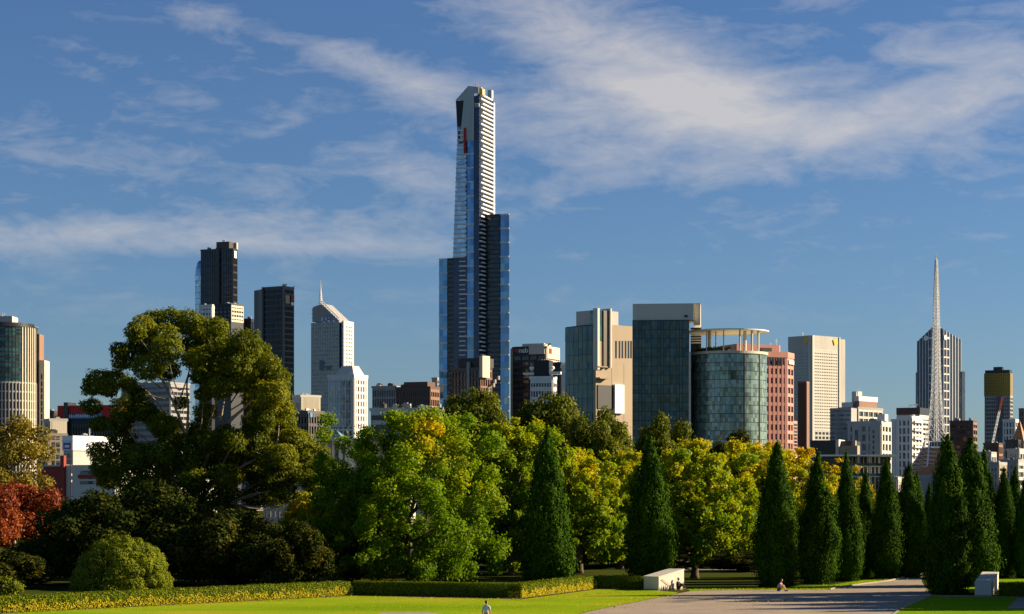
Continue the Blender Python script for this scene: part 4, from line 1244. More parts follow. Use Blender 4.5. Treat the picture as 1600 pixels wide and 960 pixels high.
mast(b, b.X(1429), 3, b.Z(637), b.Z(630), 0.2)
b.part('aerial', 'steel_white', MB().tube([(b.X(1417), 3, b.Z(637)), (b.X(1419), 3, b.Z(633)), (b.X(1432), 3, b.Z(632))], 0.2, 5))
# dark boxes and flat-roofed pavilion in front
b = Bld('dark_hall', 'dark low hall with beige box annexe behind the cypress tops', 1306, 640, 20)
b.part('wall', 'dark_granite', MB().box(b.X(1266), -0.02, 0, 14, 0, b.Z(688)))
b.part('pier', 'concrete_pale', MB().box(0, b.X(1311), -0.4, 10, 0, b.Z(687)))
b.part('side_wall', 'dark_granite', MB().box(b.X(1311.2), b.X(1332), 3, 14, 0, b.Z(689)))
b.part('annexe', 'beige_wall', MB().box(b.X(1313), b.X(1341), -1.5, 2.8, 0, b.Z(697)))
b.part('chimney', 'beige_wall', MB().box(b.X(1331), b.X(1337), -0.5, 1.5, b.Z(697) + 0.01, b.Z(689)))
b = Bld('pavilion', 'open glazed pavilion with thin flat white roof behind the cypress row', 1340, 480, 4)
b.part('roof', 'steel_white', MB().box(b.X(1276), b.X(1403), -4, 14, b.Z(713.5), b.Z(711)))
b.part('back_wall', 'glass_dark', MB().box(b.X(1280), b.X(1394), 4, 12, 0, b.Z(713.5) - 0.01))
for px in (1322, 1340.5, 1358, 1373): b.part('column', 'white_paint', MB().box(b.X(px) - 0.2, b.X(px) + 0.2, -1, -0.6, 0, b.Z(713.5) - 0.01))
for py in (728, 744): b.part('floor', 'concrete_pale', MB().box(b.X(1318), b.X(1378), -1.6, 4, b.Z(py + 1.5), b.Z(py)))
for py in (724, 740):
    for px in range(1322, 1374, 9): b.part('balustrade_pane', 'glass_teal', MB().box(b.X(px) + 0.05, b.X(px + 9) - 0.05, -1.62, -1.55, b.Z(py + 4), b.Z(py)))
mb = MB()
for px in range(1322, 1376, 6): mb.box(b.X(px) - 0.08, b.X(px) + 0.08, 3.7, 4.0, 0, b.Z(714))
b.part('window_frame', 'white_paint', mb, kind='stuff')

# ---- pointed dark tower with white stripes
def pointed():
    b = Bld('striped_tower', 'dark pointed-top tower with white vertical stripes behind lattice spire', 1474, 2300, 40)
    x0, y1 = b.X(1433), b.Y(1501)
    zl, zm = b.Z(532), b.Z(507)
    zr = b.Z(531, 0, y1)
    def facepts(f, prof, th0, th1):
        v = [tuple(f.p0 + f.u * a + f.n * th0 + Vector((0, 0, z))) for a, z in prof]
        w = [tuple(f.p0 + f.u * a + f.n * th1 + Vector((0, 0, z))) for a, z in prof]
        n = len(v)
        return v + w, [tuple(range(n))[::-1], tuple(range(n, 2 * n))] + [((i + 1) % n, i, n + i, n + (i + 1) % n) for i in range(n)]
    f, fr = b.front(x0, 0), b.right(0, y1)
    ap = b.X(1462) - x0
    za = b.Z(506)
    zc_ = b.Z(516)
    mb = MB()
    mb.prism([(x0, 0), (x0 + ap, 0), (0, 0), (0, y1), (x0, y1)], 0, 1, ztop=[zl, za, zc_, zr, b.Z(532)])
    core = b.part('glazing', 'glass_navy', mb)
    mb = MB()
    n = 9
    for i in range(n + 1):
        a = f.L * i / n
        zt = zl + (za - zl) * a / ap if a < ap else za + (zc_ - za) * (a - ap) / (f.L - ap)
        f.fbox(mb, max(0, a - 0.35), min(f.L, a + 0.35), -0.3, 0.6, 0, zt + 0.6)
    for i in range(7):
        a = fr.L * i / 6
        zt = zc_ + (zr - zc_) * a / fr.L
        fr.fbox(mb, max(0, a - 0.4), min(fr.L, a + 0.4), -0.3, 0.6, 0, zt + 0.6)
    b.part('stripes', 'white_paint', mb, core, kind='stuff')
    mb = MB()
    for j in range(12):
        z = b.Z(690) + j * (b.Z(545) - b.Z(690)) / 11
        f.fbox(mb, f.L * 0.45, f.L, -0.2, 0.4, z - 0.8, z + 0.8); fr.fbox(mb, 0, fr.L * 0.35, -0.2, 0.4, z - 0.8, z + 0.8)
    b.part('cross_bands', 'concrete_pale', mb, core, kind='stuff')
    for ff, a in ((f, 0.36), (fr, 0.06)):
        M = sign_matrix(ff, ff.L * a, 0.9, b.Z(527.5))
        mb = MB().prism([(3.0 * math.cos(t), 3.0 * math.sin(t)) for t in [2 * math.pi * k / 14 for k in range(14)]], 0, 0.5, M)
        mb.box(0.5, 9, -0.8, 0.8, 0, 0.4, M); mb.box(6.5, 7.5, -2, 0, 0, 0.4, M)
        b.part('emblem', 'sign_white', mb, core)
    b.part('left_wing', 'glass_navy', MB().box(x0 - 4, x0 - 0.05, 4, 30, 0, b.Z(580)))
    b.part('right_wing', 'glass_navy', MB().box(-6, 1.5, y1 + 0.05, y1 + 8, 0, b.Z(578)))
pointed()
simple_block('brown_block', 'brown banded block between striped tower and second spire-side cypress', 1484, 1520, 1526, 657, 1400, 18, 'brown_stone', 'glass_dark', 4, 2, 12, 0.4, 1.8, 0.4, wall_r='brown_light', clutter=2)

# ---- lattice spire over the theatre roof
def lattice_spire():
    d = 900.0
    b = Bld('lattice_spire', 'white steel lattice spire flaring over a copper-brown roof', 1463, d, 0, cat='spire')
    m = d / F
    prof = [(1.2, 399), (2.2, 410), (3.2, 430), (4.2, 460), (5.4, 505), (6.2, 545), (7.0, 583), (8.6, 620), (11.0, 650), (14.5, 675), (19, 690), (27, 706), (38, 722), (50, 736)]
    prof = [(r * m, b.Z(py)) for r, py in prof]
    def rad(z):
        for (r0, z0), (r1, z1) in zip(prof, prof[1:]):
            if z1 <= z <= z0:
                return r1 + (r0 - r1) * (z - z1) / (z0 - z1)
        return prof[-1][0] if z < prof[-1][1] else prof[0][0]
    n = 6
    z_lo = b.Z(690)
    zs = [z_lo]
    while zs[-1] < prof[0][1] - 2:
        zs.append(zs[-1] + max(1.1, rad(zs[-1]) * 1.0))
    pt = lambda k, z: (rad(z) * math.cos(2 * math.pi * (k + 0.5) / n), rad(z) * math.sin(2 * math.pi * (k + 0.5) / n), z)
    mb = MB(); mbd = MB()
    for k in range(n):
        mb.tube([pt(k, z) for z in zs], [0.17] * len(zs), 4)
    for i, z in enumerate(zs):
        for k in range(n):
            mbd.tube([pt(k, z), pt(k + 1, z)], 0.08, 3)
            if i + 1 < len(zs):
                mbd.tube([pt(k, z), pt(k + 1, zs[i + 1])], 0.075, 3); mbd.tube([pt(k + 1, z), pt(k, zs[i + 1])], 0.075, 3)
    b.part('legs', 'steel_white', mb); b.part('bracing', 'steel_white', mbd, kind='stuff')
    mast(b, 0, 0, zs[-1] - 1, b.Z(396), 0.12)
    # inner mast
    b.part('inner_mast', 'steel_white', MB().tube([(0, 0, z_lo), (0, 0, b.Z(480)), (0, 0, prof[0][1])], [0.30, 0.22, 0.12], 8))
    # flaring skirt: curved ribs down to four feet, copper mesh between them
    feet = [(-50, -6), (-20, -18), (14, -20), (38, 4), (20, 18), (-24, 18)]
    mb, ms = MB(), MB()
    ribs = []
    for fx, fy in feet:
        t = math.atan2(fy, fx)
        pts = []
        for q in range(9):
            w = q / 8
            e = w ** 1.15
            r0 = rad(z_lo)
            pts.append(((r0 * math.cos(t)) * (1 - e) + fx * m * e, (r0 * math.sin(t)) * (1 - e) + fy * m * e * 1.2, z_lo + (b.Z(741) - z_lo) * w ** 0.85))
        ribs.append(pts)
        mb.tube(pts, [0.35] * 9, 5)
    for i in range(len(ribs)):
        A, B_ = ribs[i], ribs[(i + 1) % len(ribs)]
        v, fcs = [], []
        for q in range(1, 9):
            for sidx in range(5):
                w = sidx / 4
                p = Vector(A[q]).lerp(Vector(B_[q]), w)
                sag = math.sin(w * math.pi) * 0.10 * q / 8
                p.x *= (1 - sag); p.y *= (1 - sag); p.z -= 0.25
                v.append(tuple(p))
        for q in range(7):
            for sidx in range(4):
                a = q * 5 + sidx
                fcs.append((a, a + 1, a + 6, a + 5))
        ms.poly(v, fcs)
        for q in range(1, 8):
            mb.tube([A[q], B_[q]], 0.10, 3)
            mb.tube([A[q], B_[q + 1]], 0.09, 3)
    b.part('ribs', 'steel_white', mb, kind='stuff'); b.part('roof_membrane', 'copper_mesh', ms)
    b.part('drum', 'concrete_grey', MB().lathe([(50 * m, 0), (50 * m, b.Z(746)), (46 * m, b.Z(743))], 32))
    # low copper roof slopes beside it
    v = [(-52 * m, -6, b.Z(746)), (-10 * m, -14, b.Z(744)), (-4 * m, -8, b.Z(722)), (-30 * m, -2, b.Z(736))]
    b.part('side_roof', 'copper_mesh', MB().poly(v + [(p[0], p[1] + 4, p[2] - 2) for p in v], [(0, 1, 2, 3), (7, 6, 5, 4), (0, 4, 5, 1), (1, 5, 6, 2), (2, 6, 7, 3), (3, 7, 4, 0)]))
    v = [(52 * m, -6, b.Z(745)), (92 * m, -10, b.Z(745)), (84 * m, 0, b.Z(728)), (60 * m, 4, b.Z(734))]
    b.part('side_roof', 'copper_mesh', MB().poly(v + [(p[0], p[1] + 4, p[2] - 2) for p in v], [(0, 1, 2, 3), (7, 6, 5, 4), (0, 4, 5, 1), (1, 5, 6, 2), (2, 6, 7, 3), (3, 7, 4, 0)]))
lattice_spire()

# ---- gold-topped tower and the far right cluster
b = simple_block('gold_tower', 'grey tower with gold upper storeys at the right edge', 1538.5, 1578, 1582, 618, 2400, 8, 'concrete_grey', 'glass_dark', 14, 2, 26, 0.9, 2.0, 0.5, clutter=0)
g = b.part('gold_storeys', 'gold_panel', MB().box(b.x0 - 0.4, 0.4, -0.4, b.y1, b.zt + 0.01, b.Z(583)))
f = b.front(b.x0 - 0.4, 0.4, -0.4)
mb = MB()
for i in range(13): f.fbox(mb, i * f.L / 12 - 0.15, i * f.L / 12 + 0.15, 0, 0.3, b.zt, b.Z(583))
for j in range(11): f.fbox(mb, 0, f.L, 0, 0.25, b.zt + j * 2.4, b.zt + j * 2.4 + 0.4)
b.part('gold_fins', 'dark_bronze', mb, g, kind='stuff')
b.part('crown', 'dark_granite', MB().box(b.x0 + 0.4, -0.4, 0.2, b.y1, b.Z(583) + 0.01, b.Z(578)).box(b.X(1552), b.X(1566), 0.6, 10, b.Z(578) + 0.02, b.Z(573)))
f = b.front(b.x0, 0)
mb = MB(); f.fbox(mb, f.L * 0.5, f.L * 0.72, 0.45, 0.9, b.Z(690), b.zt - 1); b.part('dark_bay', 'glass_navy', mb)
b = simple_block('white_block', 'white block with dark windows in front of the gold tower', 1567, 1586, 1591, 655, 1700, 16, 'white_paint', 'glass_dark', 4, 2, 11, 1.2, 1.6, 0.5)
b = Bld('tower_crane', 'red and white tower crane jib slanting in front of gold tower', 1550, 1500, 0, cat='crane')
mb, mr = MB(), MB()
for a0, a1, mm in ((0.0, 0.72, mb), (0.72, 1.0, mr)):
    A = Vector((b.X(1549), 0, b.Z(700))); C = Vector((b.X(1566), 0, b.Z(620)))
    for k in range(3):
        o = Vector((0.8 * math.cos(2.1 * k), 0.8 * math.sin(2.1 * k), 0))
        mm.tube([A.lerp(C, a0) + o, A.lerp(C, a1) + o], 0.22, 4)
    for q in range(10):
        w0, w1 = a0 + (a1 - a0) * q / 10, a0 + (a1 - a0) * (q + 1) / 10
        mm.tube([A.lerp(C, w0) + Vector((0.8, 0, 0)), A.lerp(C, w1) + Vector((-0.4, 0.7, 0))], 0.18, 3)
b.part('jib', 'steel_white', mb); b.part('jib_tip', 'red_wall', mr)
b.part('mast', 'steel_white', MB().box(b.X(1548), b.X(1550), -0.5, 0.5, 0, b.Z(698)).box(b.X(1542), b.X(1550), -0.8, 0.8, b.Z(700), b.Z(697)))
far = [('dark low block under the crane at the right edge', 1537, 1560, 1566, 692, 1250, 14, 'dark_bronze', 'glass_dark', 'brown_light'),
       ('navy blue small block right of the crane', 1571, 1590, 1594, 687, 1100, 18, 'dark_granite', 'glass_navy', 'dark_granite'),
       ('pale stepped block at the far right edge', 1574, 1592, 1606, 701, 980, 30, 'concrete', 'glass_window', 'concrete_pale'),
       ('grey low block left of the far right pale block', 1524, 1548, 1556, 706, 1020, 22, 'concrete_grey', 'glass_window', 'concrete_pale'),
       ('brown low block with orange side under the grey block', 1530, 1560, 1572, 722, 820, 28, 'concrete_grey', 'glass_dark', 'beige_wall'),
       ('pale low block beyond the rightmost cypress tops', 1560, 1590, 1612, 718, 860, 28, 'concrete_grey', 'glass_window', 'concrete')]
for lab, pl, pc, pr, pt, dd, th, w1, g1, w2 in far:
    simple_block('low_block', lab, pl, pc, pr, pt, dd, th, w1, g1, 5, 3, 6, 0.8, 1.4, 0.4, wall_r=w2, clutter=3)
b = Bld('cone_spire', 'grey-brown cone-shaped spire cut by the right edge', 1593, 1300, 0, cat='spire')
b.part('cone', 'copper_mesh', MB().lathe([(5.0, 0), (5.0, b.Z(690)), (2.6, b.Z(674)), (0.3, b.Z(658))], 10))
b.part('ribs', 'concrete_grey', MB().lathe([(5.3, b.Z(692)), (5.3, b.Z(689))], 10))
simple_block('brown_tower', 'brown tower sliver at the very right edge', 1592, 1600, 1612, 638, 1900, 30, 'brown_light', 'glass_dark', 2, 3, 12, 0.8, 1.8, 0.4)
simple_block('low_block', 'long pale low block at foot of the lattice spire left side', 1380, 1402, 1414, 745, 700, 30, 'concrete', 'glass_window', 6, 4, 3, 0.8, 1.6, 0.4)
simple_block('low_block', 'grey podium with red panel between house and pyramid hall', 412, 470, 480, 690, 520, 10, 'concrete_grey', 'glass_grey', 8, 2, 5, 0.6, 1.6, 0.4)

# ------------------------------------------------------------------ foliage
def leaf_mat(name, stops, trans=0.30, rough=0.55, spec=0.25):
    """leaf colour runs along a ramp by each leaf's own tint; part of the light passes through the blade"""
    m_, nt, out = new_mat(name)
    L = nt.links
    at = N(nt, 'ShaderNodeAttribute', attribute_name='tint')
    cr = N(nt, 'ShaderNodeValToRGB')
    el_ = cr.color_ramp.elements
    el_[0].position, el_[0].color = stops[0][0], (*stops[0][1], 1)
    el_[1].position, el_[1].color = stops[-1][0], (*stops[-1][1], 1)
    for p_, c in stops[1:-1]:
        e = el_.new(p_); e.color = (*c, 1)
    L.new(at.outputs['Fac'], cr.inputs[0])
    p = N(nt, 'ShaderNodeBsdfPrincipled')
    p.inputs['Roughness'].default_value = rough
    p.inputs['Specular IOR Level'].default_value = spec
    L.new(cr.outputs[0], p.inputs['Base Color'])
    t = N(nt, 'ShaderNodeBsdfTranslucent')
    hs = N(nt, 'ShaderNodeHueSaturation'); hs.inputs['Saturation'].default_value = 1.05; hs.inputs['Value'].default_value = 1.3
    L.new(cr.outputs[0], hs.inputs['Color']); L.new(hs.outputs[0], t.inputs['Color'])
    mx = N(nt, 'ShaderNodeMixShader'); mx.inputs[0].default_value = trans
    L.new(p.outputs[0], mx.inputs[1]); L.new(t.outputs[0], mx.inputs[2])
    L.new(mx.outputs[0], out.inputs['Surface'])
    return m_
leaf_mat('leaf_plane', [(0, (0.055, 0.11, 0.005)), (0.35, (0.15, 0.255, 0.007)), (0.6, (0.31, 0.36, 0.009)), (0.8, (0.46, 0.39, 0.010)), (1, (0.62, 0.42, 0.010))], 0.42, 0.6, 0.12)
leaf_mat('leaf_gum', [(0, (0.045, 0.065, 0.005)), (0.5, (0.15, 0.175, 0.008)), (0.8, (0.25, 0.24, 0.010)), (1, (0.32, 0.21, 0.02))], 0.30, 0.6, 0.12)
leaf_mat('leaf_cypress', [(0, (0.009, 0.025, 0.002)), (0.5, (0.032, 0.080, 0.003)), (1, (0.085, 0.155, 0.005))], 0.05, 0.8, 0.03)
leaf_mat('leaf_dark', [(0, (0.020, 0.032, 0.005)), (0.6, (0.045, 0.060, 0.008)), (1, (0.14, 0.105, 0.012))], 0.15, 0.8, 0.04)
leaf_mat('leaf_red', [(0, (0.10, 0.022, 0.010)), (0.5, (0.26, 0.050, 0.012)), (1, (0.38, 0.12, 0.018))], 0.3)
leaf_mat('leaf_yellowgum', [(0, (0.08, 0.075, 0.010)), (0.5, (0.20, 0.16, 0.012)), (1, (0.34, 0.24, 0.02))], 0.3)
leaf_mat('leaf_hedge', [(0, (0.03, 0.06, 0.004)), (0.4, (0.09, 0.14, 0.006)), (0.7, (0.32, 0.32, 0.012)), (1, (0.60, 0.46, 0.03))], 0.2, 0.7, 0.06)
leaf_mat('leaf_shrub', [(0, (0.035, 0.055, 0.006)), (0.5, (0.14, 0.17, 0.010)), (1, (0.25, 0.27, 0.014))], 0.15, 0.7, 0.06)
surf('bark_brown', (0.10, 0.07, 0.045), 0.9, var=0.3, scale=2.0, bump=0.5)
surf('bark_gum', (0.36, 0.27, 0.19), 0.8, var=0.25, scale=1.2, bump=0.2)

def leaf_mesh(name, pos, nrm, size, aspect, tint, mat, rng, droop=0.0, extra=None):
    """one folded diamond per leaf spray; extra = (verts, faces, tint) of a solid heart"""
    n = len(pos)
    t = rng.normal(size=(n, 3))
    t[:, 2] -= droop
    t -= nrm * np.sum(t * nrm, 1, keepdims=True)
    t /= np.linalg.norm(t, axis=1, keepdims=True) + 1e-9
    b = np.cross(nrm, t)
    s = size[:, None] if hasattr(size, '__len__') else size
    a = pos + t * s * 0.5
    c = pos - t * s * 0.5
    e = pos + b * s * aspect * 0.5 + nrm * s * 0.12 + t * s * 0.08
    g = pos - b * s * aspect * 0.5 + nrm * s * 0.12 + t * s * 0.08
    V = np.stack([a, e, c, g], 1).reshape(-1, 3)
    Fi = np.arange(4 * n).reshape(-1, 4)
    tv = tint
    nv, nf = len(V), len(Fi)
    ev, ef = (np.zeros((0, 3)), []) if extra is None else (np.array(extra[0]), extra[1])
    V = np.concatenate([V, ev]) if len(ev) else V
    me = bpy.data.meshes.new(name)
    me.vertices.add(len(V)); me.vertices.foreach_set('co', V.astype(np.float32).ravel())
    loops = [Fi.ravel()]
    sizes = [np.full(nf, 4)]
    if len(ef):
        ef = np.array(ef) + nv
        loops.append(ef.ravel()); sizes.append(np.full(len(ef), ef.shape[1]))
        tv = np.concatenate([tint, np.full(len(ef), 0.0 if extra[2] is None else extra[2])])
    loops = np.concatenate(loops).astype(np.int32); sizes = np.concatenate(sizes).astype(np.int32)
    me.loops.add(len(loops)); me.loops.foreach_set('vertex_index', loops)
    me.polygons.add(len(sizes))
    me.polygons.foreach_set('loop_start', np.concatenate([[0], np.cumsum(sizes)[:-1]]).astype(np.int32))
    me.update(calc_edges=True)
    at = me.attributes.new('tint', 'FLOAT', 'FACE')
    at.data.foreach_set('value', np.clip(tv, 0, 1).astype(np.float32))
    me.materials.append(MAT[mat])
    return me

def clump_leaves(C, n, rng, shell=0.55, flat=0.85, up=0.25, rough_n=0.6, jit=1.0):
    """positions and facings of n leaves gathered round clump centres C = (x, y, z, r)"""
    C = np.asarray(C)
    w = C[:, 3] ** 2
    idx = rng.choice(len(C), size=int(n * 1.5), p=w / w.sum())
    d = rng.normal(size=(len(idx), 3)); d /= np.linalg.norm(d, axis=1, keepdims=True)
    lump = 1 + 0.16 * np.sin(d[:, 0] * 6 + idx) * np.sin(d[:, 1] * 5 + idx * 2) + 0.10 * np.sin(d[:, 2] * 9 + idx * 3)
    rr = C[idx, 3] * (shell + (1 - shell) * rng.random(len(idx)) ** 0.5) * lump
    off = d * rr[:, None]
    off[:, 2] *= flat
    pos = C[idx, :3] + off + rng.normal(size=off.shape) * (C[idx, 3] * 0.13 * jit)[:, None] * (rng.random(len(idx)) < 0.5)[:, None]
    # drop most leaves buried inside a neighbouring clump
    keep = np.ones(len(idx), bool)
    for k in range(len(C)):
        q = pos - C[k, :3]
        q[:, 2] /= flat
        inside = (np.sum(q * q, 1) < (C[k, 3] * 0.62) ** 2) & (idx != k)
        keep &= ~(inside & (rng.random(len(idx)) < 0.85))
    pos, d, idx = pos[keep][:n], d[keep][:n], idx[keep][:n]
    nr = d + rng.normal(size=d.shape) * rough_n
    nr[:, 2] += up
    nr /= np.linalg.norm(nr, axis=1, keepdims=True)
    return pos, nr, idx

def limb(mb, p0, p1, r0, r1, rng, bend=0.15, k=5, n=6):
    p0, p1 = np.array(p0, float), np.array(p1, float)
    L = np.linalg.norm(p1 - p0)
    o = rng.normal(size=3) * L * bend
    pts, rad = [], []
    for i in range(k + 1):
        t = i / k
        q = p0 * (1 - t) + p1 * t + o * math.sin(t * math.pi) * 0.6 + np.array([0, 0, -0.06 * L * math.sin(t * math.pi)])
        pts.append(tuple(q)); rad.append(r0 + (r1 - r0) * t)
    mb.tube(pts, rad, n)

def broad_crown(rng, H, Wd, base, nc, rmin, rmax, dome=0.5, squash=1.0, inner=0.25):
    """clump centres filling a lopsided rounded crown"""
    out = []
    hz = H - base
    for i in range(nc):
        for _ in range(30):
            d = rng.normal(size=3); d /= np.linalg.norm(d)
            k = (rng.random() ** 0.33) if rng.random() < inner else 0.72 + 0.28 * rng.random()
            x, y, z = d * k
            zz = z * 0.5 + dome
            if 0 <= zz <= 1: break
        r = rng.uniform(rmin, rmax)
        wob = 1 + 0.14 * math.sin(3 * math.atan2(y, x) + H) + rng.normal() * 0.05
        out.append(((Wd / 2 - r * 0.6) * x * wob, (Wd / 2 * squash - r * 0.6) * y * wob, base + r * 0.5 + (hz - r * 1.2) * zz, r))
    return out

def bough_crown(rng, H, Wd, base, nb, per, rmin, rmax):
    """clumps strung round the ends of a dozen boughs: lobes that catch light, dark hollows between"""
    out, tips = [], []
    hz = H - base
    for i in range(nb):
        az_ = 2 * math.pi * (i * 0.618 + 0.11 * rng.normal())
        zz = (i + 0.5) / nb
        prof = math.sin(math.pi * min(0.97, 0.20 + 0.72 * zz)) ** 0.75 * rng.uniform(0.82, 1.08)
        reach = (Wd / 2) * prof * rng.uniform(0.70, 0.92)
        c = np.array([math.cos(az_) * reach, math.sin(az_) * reach, base + hz * (0.06 + 0.84 * zz)])
        if zz > 0.85: c[:2] *= 0.7
        tips.append(c)
        n_ = int(per * rng.uniform(0.7, 1.3))
        for k in range(n_):
            s = np.array([0.115 * Wd, 0.115 * Wd, 0.085 * Wd])
            q = c * np.array([1, 1, 1]) + rng.normal(size=3) * s
            if rng.random() < 0.22:          # leafy shoots back along the bough
                f_ = rng.uniform(0.35, 0.9)
                q = np.array([c[0] * f_, c[1] * f_, base + hz * 0.3 + (c[2] - base - hz * 0.3) * f_]) + rng.normal(size=3) * s * 0.7
            r = rng.uniform(rmin, rmax)
            q[2] = min(max(q[2], base + r * 0.4), H - r * 0.75)
            rad_ = math.hypot(q[0], q[1])
            if rad_ > Wd / 2 - r * 0.3:
                q[:2] *= (Wd / 2 - r * 0.3) / rad_
            out.append((q[0], q[1], q[2], r))
    return out, tips

class TreeKit:
    """crown mesh + trunk mesh, reusable for several trees of one kind"""
    def __init__(self, crown, trunk, bark):
        self.crown, self.trunk, self.bark = crown, trunk, bark
def plant(name, label, kit, x, y, rz=0, s=1.0, sz=None, group=None, cat='tree'):
    root = empty(name, (x, y, 0), rz)
    root.scale = (s, s, sz or s)
    tag(root, label, cat, group)
    if kit.trunk: link_mesh('trunk', kit.trunk, MAT[kit.bark], root)
    link_mesh('crown', kit.crown, None, root)
    return root

def broadleaf(seed, H, Wd, base, nleaf, mat, size, tintf, nc=70, rr=(0.10, 0.17), dome=0.48, bark='bark_brown', tr=0.35, inner=0.25, aspect=0.62, droop=0.3, flat=0.85, clumps=None, up=0.25, shell=0.55, jit=1.0):
    rng = np.random.default_rng(seed)
    C = clumps if clumps is not None else broad_crown(rng, H, Wd, base, nc, rr[0] * Wd, rr[1] * Wd, dome, inner=inner)
    pos, nr, idx = clump_leaves(C, nleaf, rng, flat=flat, up=up, shell=shell, jit=jit)
    ct = rng.random(len(C))
    tint = tintf(pos, ct[idx], rng.random(len(pos)), rng)
    sz = size * (0.7 + 0.6 * rng.random(len(pos)))
    crown = leaf_mesh('crown', pos, nr, sz, aspect, tint, mat, rng, droop)
    mb = MB()
    top = (rng.normal() * 0.2, rng.normal() * 0.2, base + (H - base) * 0.35)
    mb.tube([(0, 0, -0.1), (0.05, 0, 0.4), (rng.normal() * 0.1, 0, top[2] * 0.5), top], [tr * 1.5, tr * 1.1, tr * 0.9, tr * 0.6], 8)
    order = sorted(range(len(C)), key=lambda i: -C[i][3])[:26]
    for i in order:
        c = C[i]
        z0 = max(base * 0.5, min(top[2], c[2] * 0.55))
        f = z0 / max(top[2], 0.1)
        limb(mb, (top[0] * f, top[1] * f, z0), (c[0], c[1], c[2]), tr * 0.42, 0.03, rng, 0.10)
    return TreeKit(crown, mb.mesh('trunk', True), bark)

def tint_simple(base, cl, lf):
    return lambda pos, c, l, rng: base + cl * (c - 0.5) + lf * (l - 0.5)

# ---- clipped-looking cypress cones
def cypress(seed, H=12.5, Wd=4.6, nleaf=26000):
    rng = np.random.default_rng(seed)
    prof_t = [0, 0.04, 0.12, 0.22, 0.4, 0.6, 0.78, 0.9, 0.97, 1.0]
    prof_r = np.array([0.50, 0.74, 0.94, 1.0, 0.92, 0.73, 0.48, 0.26, 0.11, 0.02]) * (1 + rng.normal(size=10) * 0.05)
    bul = [(rng.random() * 6.28, rng.uniform(0.08, 0.8), rng.uniform(0.10, 0.24)) for _ in range(9)]
    ph = rng.random(12) * 6.28
    def radius(th, t):
        r = np.interp(t, prof_t, prof_r)
        l1 = 0.13 * np.sin(2 * th + ph[0] + 5 * t) + 0.09 * np.sin(5 * th + ph[1] - 9 * t) + 0.09 * np.sin(3 * th + 17 * t + ph[2]) + 0.06 * np.sin(th + 11 * t + ph[7])
        l2 = 0.08 * np.sin(11 * th + ph[3] + 17 * t) * np.sin(23 * t + ph[4]) + 0.035 * np.sin(19 * th + ph[5]) * np.sin(41 * t + ph[6])
        l3 = 0
        for b_th, b_t, b_a in bul:
            l3 = l3 + b_a * np.exp(-((np.abs(((th - b_th + math.pi) % (2 * math.pi)) - math.pi) / 0.55) ** 2) - ((t - b_t) / 0.075) ** 2)
        return r * (1 + l1 * 0.6 + l2 + l3) * Wd / 2
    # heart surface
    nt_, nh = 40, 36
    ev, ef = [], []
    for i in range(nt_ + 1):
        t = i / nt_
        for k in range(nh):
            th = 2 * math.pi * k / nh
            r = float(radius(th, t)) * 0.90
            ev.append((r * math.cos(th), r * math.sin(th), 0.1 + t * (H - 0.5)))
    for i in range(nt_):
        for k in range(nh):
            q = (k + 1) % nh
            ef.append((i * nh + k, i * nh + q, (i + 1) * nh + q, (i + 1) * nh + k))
    # sprays: points grouped in upright tufts
    ntuft = 620
    tt = 1 - np.sqrt(rng.random(ntuft) * 0.985)
    tt = np.clip(tt + rng.normal(size=ntuft) * 0.01, 0.0, 0.995)
    th = rng.random(ntuft) * 2 * math.pi
    tr = radius(th, tt) * (0.90 + 0.20 * rng.random(ntuft) ** 1.6)
    tc_ = rng.random(ntuft)
    idx = rng.integers(0, ntuft, nleaf)
    rs = 0.44 * (0.6 + 0.8 * (1 - tt[idx]))
    off = rng.normal(size=(nleaf, 3)) * np.stack([rs * 0.5, rs * 0.5, rs * 0.9], 1)
    P = np.stack([tr[idx] * np.cos(th[idx]), tr[idx] * np.sin(th[idx]), 0.15 + tt[idx] * (H - 0.4)], 1)
    rad_dir = np.stack([np.cos(th[idx]), np.sin(th[idx]), np.full(nleaf, 0.25)], 1)
    pos = P + off
    pos[:, 2] = np.maximum(pos[:, 2], 0.12)
    nr = rad_dir * 0.75 + off / rs[:, None] * 1.0 + rng.normal(size=(nleaf, 3)) * 0.10
    nr /= np.linalg.norm(nr, axis=1, keepdims=True)
    tint = 0.5 + 0.5 * (tc_[idx] - 0.5) + 0.4 * (rng.random(nleaf) - 0.5)
    sz = 0.26 * (0.7 + 0.6 * rng.random(nleaf))
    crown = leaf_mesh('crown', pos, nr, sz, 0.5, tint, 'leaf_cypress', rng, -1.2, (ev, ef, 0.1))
    trunk = MB().tube([(0, 0, -0.1), (0, 0, 1.2)], [0.3, 0.22], 8).mesh('trunk', True)
    return TreeKit(crown, trunk, 'bark_brown')
CY = [cypress(11), cypress(12), cypress(13, Wd=4.4), cypress(14, Wd=4.8), cypress(15), cypress(16)]
